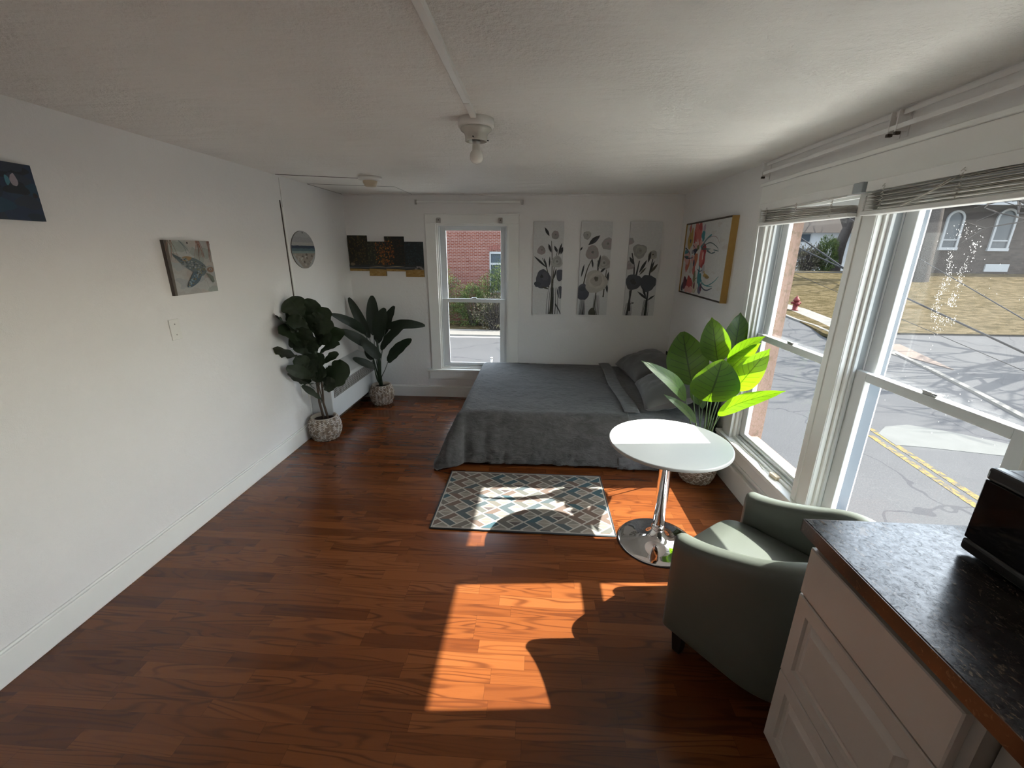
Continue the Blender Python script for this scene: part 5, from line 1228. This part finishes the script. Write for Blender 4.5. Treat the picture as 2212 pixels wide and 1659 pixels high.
def shrub(name, c, rx, ry, rz, n, mats, label, group, seed, leaf=.03, twig=.12):
    rs = random.Random(seed); mb = MB(); c = V(c)
    for k in range(n):
        th, ph = rs.random()*2*pi, math.acos(rs.random()*2-1); rr_ = (.55+.5*rs.random()**.5)*(1+.18*math.sin(th*3+seed)+.14*math.sin(ph*5+th*2))
        d = V((math.sin(ph)*math.cos(th), math.sin(ph)*math.sin(th), math.cos(ph))); p = c+V((d.x*rx, d.y*ry, d.z*rz))*rr_
        if p.z < c.z-rz*.98: p.z = c.z-rz*.98+rs.random()*.1
        u_ = (d+V((rs.random()-.5, rs.random()-.5, rs.random()*.9))*1.2).normalized(); s_ = u_.orthogonal().normalized()
        s_ = Matrix.Rotation(rs.random()*6, 3, u_) @ s_; L_ = leaf*(.7+rs.random()*1.3)
        mb.add([p-s_*L_*.35, p+s_*L_*.35, p+u_*L_*1.8], [(0, 1, 2)])
    mb.cur = 1
    for k in range(int(n*twig*.05)):
        th = rs.random()*2*pi; e = c+V((math.cos(th)*rx*rs.random(), math.sin(th)*ry*rs.random(), rz*(rs.random()*1.2-.2))); b = V((c.x+(e.x-c.x)*.3, c.y+(e.y-c.y)*.3, c.z-rz))
        mb.tube([b, (b+e)/2+V((0, 0, .1)), e], [.02, .012, .005], 4, False)
    o = obj(name, mb, mats); tag(o, label, 'shrub', group); return o
shrub('yew_shrub', (-5.2, 20.9, GZ+1.45), 1.35, .8, 1.5, 11000, [HEDGE, BARKM], 'yellow-green shrub at the left below the brick house', 'shrubs in front of the brick house', 1)
shrub('yew_shrub', (-3.05, 21.1, GZ+1.0), 1.1, .8, 1.05, 8000, [HEDGE, BARKM], 'low dark shrub between the two taller ones by the brick house', 'shrubs in front of the brick house', 2)
shrub('yew_shrub', (-1.45, 20.9, GZ+1.55), 1.35, .8, 1.55, 12000, [HEDGE, BARKM], 'tall yellow-green shrub below the white-framed window', 'shrubs in front of the brick house', 3)
shrub('bare_shrub', (-1.9, 19.95, GZ+.85), .95, .35, .85, 2200, [HEDGEB, BARKM], 'twiggy half-bare shrub in front of the tall yellow-green one', 'shrubs in front of the brick house', 4, .035, 2)
mb = MB(); mb.box(-14, 4, 18.6, 20.0, GZ, GZ+.08); struct(obj('pavement', mb, CONC), 'pale sidewalk in front of the brick house')
mb = MB(); mb.box(-14, 4, 20.0, 22.3, GZ, GZ+.10); struct(obj('planting_bed', mb, GRASS))

# church across the lawn
CY = 38.0; gz = ramp_z(38)
chh = root('church', (34, CY+5, gz)); tag(chh, 'long brown-grey stone church with arched white-framed windows beyond the lawn', 'building')
def chx(px, py): return at(px, py, CY)
wl = []
for (pxa, pya, pxb, pyb, pxt, pyt) in ((2027, 537, 2062, 537, 2068, 456), (2132, 539, 2172, 539, 2185, 452), (2250, 541, 2296, 541, 2312, 448)):
    A_, B_, T_ = chx(pxa, pya), chx(pxb, pyb), chx(pxt, pyt); wl.append((A_.x, B_.x, A_.z, T_.z))
mb = MB(); holed(mb, 'x', chx(1856, 560).x, 75, CY, CY+.4, [(a_-.0, b_+.0, z_, t_-(b_-a_)/2) for a_, b_, z_, t_ in wl], gz-.3, chx(2100, 452).z+.9)
obj('wall', mb, CHURCHB, chh)
for a_, b_, z_, t_ in wl:
    r0 = (b_-a_)/2; zc = t_-r0; xc = (a_+b_)/2; mb = MB(); n = 14
    def arc(rr_, y): return [(xc-rr_, y, z_-(.0 if rr_ > r0 else -.1))]+[(xc-rr_*math.cos(pi*i/n), y, zc+rr_*math.sin(pi*i/n)) for i in range(n+1)]+[(xc+rr_, y, z_-(.0 if rr_ > r0 else -.1))]
    o1, i1 = arc(r0+.06, CY-.12), arc(r0-.10, CY-.12); k = len(o1)
    vs_ = o1+i1+[(p[0], CY+.05, p[2]) for p in o1]+[(p[0], CY+.05, p[2]) for p in i1]
    fs = [(i, i+1, k+i+1, k+i) for i in range(k-1)]+[(2*k+i, 2*k+i+1, i+1, i) for i in range(k-1)]+[(k+i, k+i+1, 3*k+i+1, 3*k+i) for i in range(k-1)]
    mb.add(vs_, fs); mb.box(a_-.1, b_+.1, CY-.16, CY+.05, z_-.12, z_+.1); mb.box(a_+.06, b_-.06, CY-.08, CY, z_+.62, z_+.72); w_ = obj('window', mb, FRAMEW, chh)
    mb = MB(); p_ = arc(r0-.05, CY-.03); mb.add(p_, [tuple(range(len(p_)))]); obj('pane', mb, DARKGL, w_)
zt = chx(2100, 452).z+.05
mb = MB(); mb.prism([(chx(2030, 440).x, CY-1.0, zt+.1), (chx(2030, 440).x, CY-.95, zt+.45), (chx(2030, 440).x, CY+4, zt+3.2), (chx(2030, 440).x, CY+4, zt+2.9)], (0, 0, 0), (45, 0, 0)); obj('roof', mb, ROOFG, chh)
mb = MB(); mb.box(chx(2040, 440).x, 75, CY-1.25, CY-.95, zt+.15, zt+.40); obj('gutter', mb, FRAMEW, chh)
mb = MB(); q = chx(2150, 580); mb.box(q.x-.9, q.x+.9, CY-.1, CY, q.z-.25, q.z+.35); obj('basement_window', mb, FRAMEW, chh)

# white house beyond, far left of the street window
hy = 46; hz = ramp_z(37.8)
hs = root('white_house', (22, hy+3, hz)); tag(hs, 'white clapboard house with a grey roof beyond the lawn', 'building')
A_ = at(1700, 575, hy).x; B_ = at(1840, 575, hy).x; ze = at(1780, 502, hy).z
mb = MB(); mb.box(A_-3, B_+1.5, hy, hy+7, hz-.3, ze); obj('wall', mb, CLAP, hs)
mb = MB(); mb.prism([(A_-3.5, hy-.5, ze-.05), (A_-3.5, hy+7.5, ze-.05), (A_-3.5, hy+3.5, ze+3.4)], (0, 0, 0), (B_-A_+5.5, 0, 0)); obj('roof', mb, ROOFG, hs)
for px_, py_ in ((1740, 512), (1727, 545), (1808, 556)):
    q = at(px_, py_, hy); mb = MB(); mb.box(q.x-.55, q.x+.55, hy-.06, hy-.0, q.z-.55, q.z+.35); w_ = obj('window', mb, FRAMEW, hs); mb = MB(); mb.box(q.x-.42, q.x+.42, hy-.08, hy-.06, q.z-.44, q.z+.26); obj('pane', mb, DARKGL, w_)
mb = MB(); P = [rq(1690, 586), rq(1850, 585)]; mb.box(P[0].x-2, P[1].x+2, 37.6, 40.5, ramp_z(37.8)-.2, ramp_z(37.8)+.03); struct(obj('driveway', mb, ASPH))

# trees
def tree(base, h, r0, seed, label, depth=5, lean=(0, 0, 1), spread=.55, first=.35, minr=.012):
    rs = random.Random(seed); mb = MB()
    def br(p, d, L_, r, lv):
        k = 4; pts = [p]; q = p; dd = d
        for i in range(k):
            dd = (dd+V((rs.random()-.5, rs.random()-.5, (rs.random()-.4)))*.16).normalized(); q = q+dd*(L_/k); pts.append(q)
        mb.tube(pts, [r*(1-.45*i/k) for i in range(k+1)], 8 if lv < 2 else 4, False)
        if lv >= depth: return
        for i in range(rs.choice((2, 3, 3)) if lv else 4):
            az = rs.random()*2*pi; s_ = dd.orthogonal().normalized(); s_ = Matrix.Rotation(az, 3, dd) @ s_
            nd = (dd*(1-spread*.4)+s_*spread*(.7+.6*rs.random())+V((0, 0, .12))).normalized()
            br(pts[-1] if i < 2 else pts[rs.choice((2, 3))], nd, L_*(.62+.2*rs.random()), max(minr, r*.55*(.8+.3*rs.random())), lv+1)
    br(V(base), V(lean).normalized(), h*first, r0, 0)
    o = obj('bare_tree', mb, BARKM, at_=base); tag(o, label, 'tree', 'leafless trees across the street'); return o
tb1 = rq(1975, 606)
tree(tuple(tb1+V((0, 0, -.1))), 16, .80, 5, 'thick leafless tree trunk on the lawn in front of the church', 5, first=.45)
tb2 = at(1800, 580, 41); tree((tb2.x, 41, ramp_z(37.8)), 13, .55, 8, 'leafless tree in front of the white house', 5, (.12, 0, 1), first=.38)
tree((at(1835, 580, 43).x, 43, ramp_z(37.8)), 12, .35, 11, 'thinner leafless tree beside the white house, nearer the church', 5, first=.3)
tree((19.5, 14.2, GZ), 11, .35, 21, 'leafless street tree off to the right that shades the street', 5, spread=.7, minr=.03)
tree((23.5, 17.0, GZ+.1), 13, .45, 27, 'leafless tree further right by the side road', 5, spread=.75, minr=.04)
q = at(1787, 545, 40.5); shrub('evergreen_tree', (q.x, 40.5, q.z-.3), .8, .8, 1.35, 5000, [HEDGE, BARKM], 'small dark evergreen in front of the white house', 'shrubs beyond the lawn', 31, .06, .1)
q = at(1745, 560, 40.8); shrub('bare_shrub', (q.x, 40.8, q.z-.1), 1.3, .8, 1.2, 1800, [HEDGEB, BARKM], 'bare bush at the foot of the white house', 'shrubs beyond the lawn', 32, .08, 3)

# hydrant
hp = rq(1716, 671); hd = root('fire_hydrant', tuple(hp)); tag(hd, 'red fire hydrant on the grass verge across the street', 'fire hydrant')
mb = MB(); mb.lathe(tuple(hp), [(.17, 0), (.17, .05), (.12, .07), (.12, .5), (.16, .52), (.16, .56), (.13, .62), (.08, .70), (.03, .74), (.03, .79), (.001, .8)], 20); obj('barrel', mb, HYD, hd)
for s_, z_, r__ in ((1, .42, .06), (-1, .42, .06)):
    mb = MB(); mb.tube([hp+V((0, 0, z_)), hp+V((.24*s_, 0, z_))], r__, 12); obj('nozzle', mb, HYD, hd)
mb = MB(); mb.tube([hp+V((0, 0, .36)), hp+V((0, -.24, .36))], .085, 12); obj('nozzle', mb, HYD, hd)

# overhead cables
def cable(pa, pb, Ya, Yb, r, label):
    A_, B_ = at(*pa, Ya), at(*pb, Yb); d_ = B_-A_
    A2, B2 = A_-d_*5, B_+d_*.9
    pts = [A2+(B2-A2)*(i/12)+V((0, 0, 0)) for i in range(13)]
    mb = MB(); mb.tube(pts, r, 6); tag(obj('overhead_cable', mb, WIRE), label, 'cable', 'cables outside the street windows')
cable((1988, 560), (2212, 690), 9.0, 6.0, .008, 'thin upper cable crossing in front of the church lawn')
cable((1950, 640), (2212, 762), 7.0, 5.0, .013, 'thicker lower cable crossing above the lawn')
cable((1935, 684), (2150, 775), 8.0, 6.2, .005, 'thinnest cable just above the edge of the lawn')
cable((1728, 513), (1818, 576), 9.5, 8.0, .014, 'thick cable in front of the white house')

# dried splash on the nearer window's upper pane
rs = random.Random(4); mb = MB(); XG = XR+.081
def gp(px, py): q = atx(px, py, XG); return V((XG, q.y, q.z))
def sq(p, s_):
    a = rs.random()*pi; u_ = V((0, math.cos(a), math.sin(a))); v_ = V((0, -math.sin(a), math.cos(a)))
    mb.add([p-u_*s_-v_*s_*.3, p+u_*s_-v_*s_*.4, p+u_*s_*.9+v_*s_*.4, p-u_*s_*.8+v_*s_*.3], [(0, 1, 2, 3)])
def trail(pts, n, jit, s_):
    for k in range(n):
        t = rs.random()*(len(pts)-1); i = min(int(t), len(pts)-2); f__ = t-i; x = pts[i][0]+(pts[i+1][0]-pts[i][0])*f__; y = pts[i][1]+(pts[i+1][1]-pts[i][1])*f__
        g = rs.gauss(0, 1); sq(gp(x+g*jit, y+rs.gauss(0, 1)*jit*.7), s_*(.3+rs.random()**2*1.4))
trail([(2110, 520), (2078, 590), (2062, 640), (2052, 660)], 230, 5, .0016)
trail([(2055, 540), (2050, 600), (2028, 640), (2016, 690)], 260, 5, .0016)
trail([(2016, 690), (2060, 690), (2010, 718)], 140, 7, .0015)
trail([(2060, 500), (2110, 500)], 90, 12, .0012)
trail([(1935, 770), (2210, 960)], 60, 40, .0013)
trail([(1990, 560), (2200, 640)], 60, 60, .0010)
tag(obj('dried_splash', mb, SPLASH), 'white dried splash marks on the upper pane of the nearer street window', 'stain', kind='stuff')

for o in ROOTS:
    if '_w' in o: del o['_w']
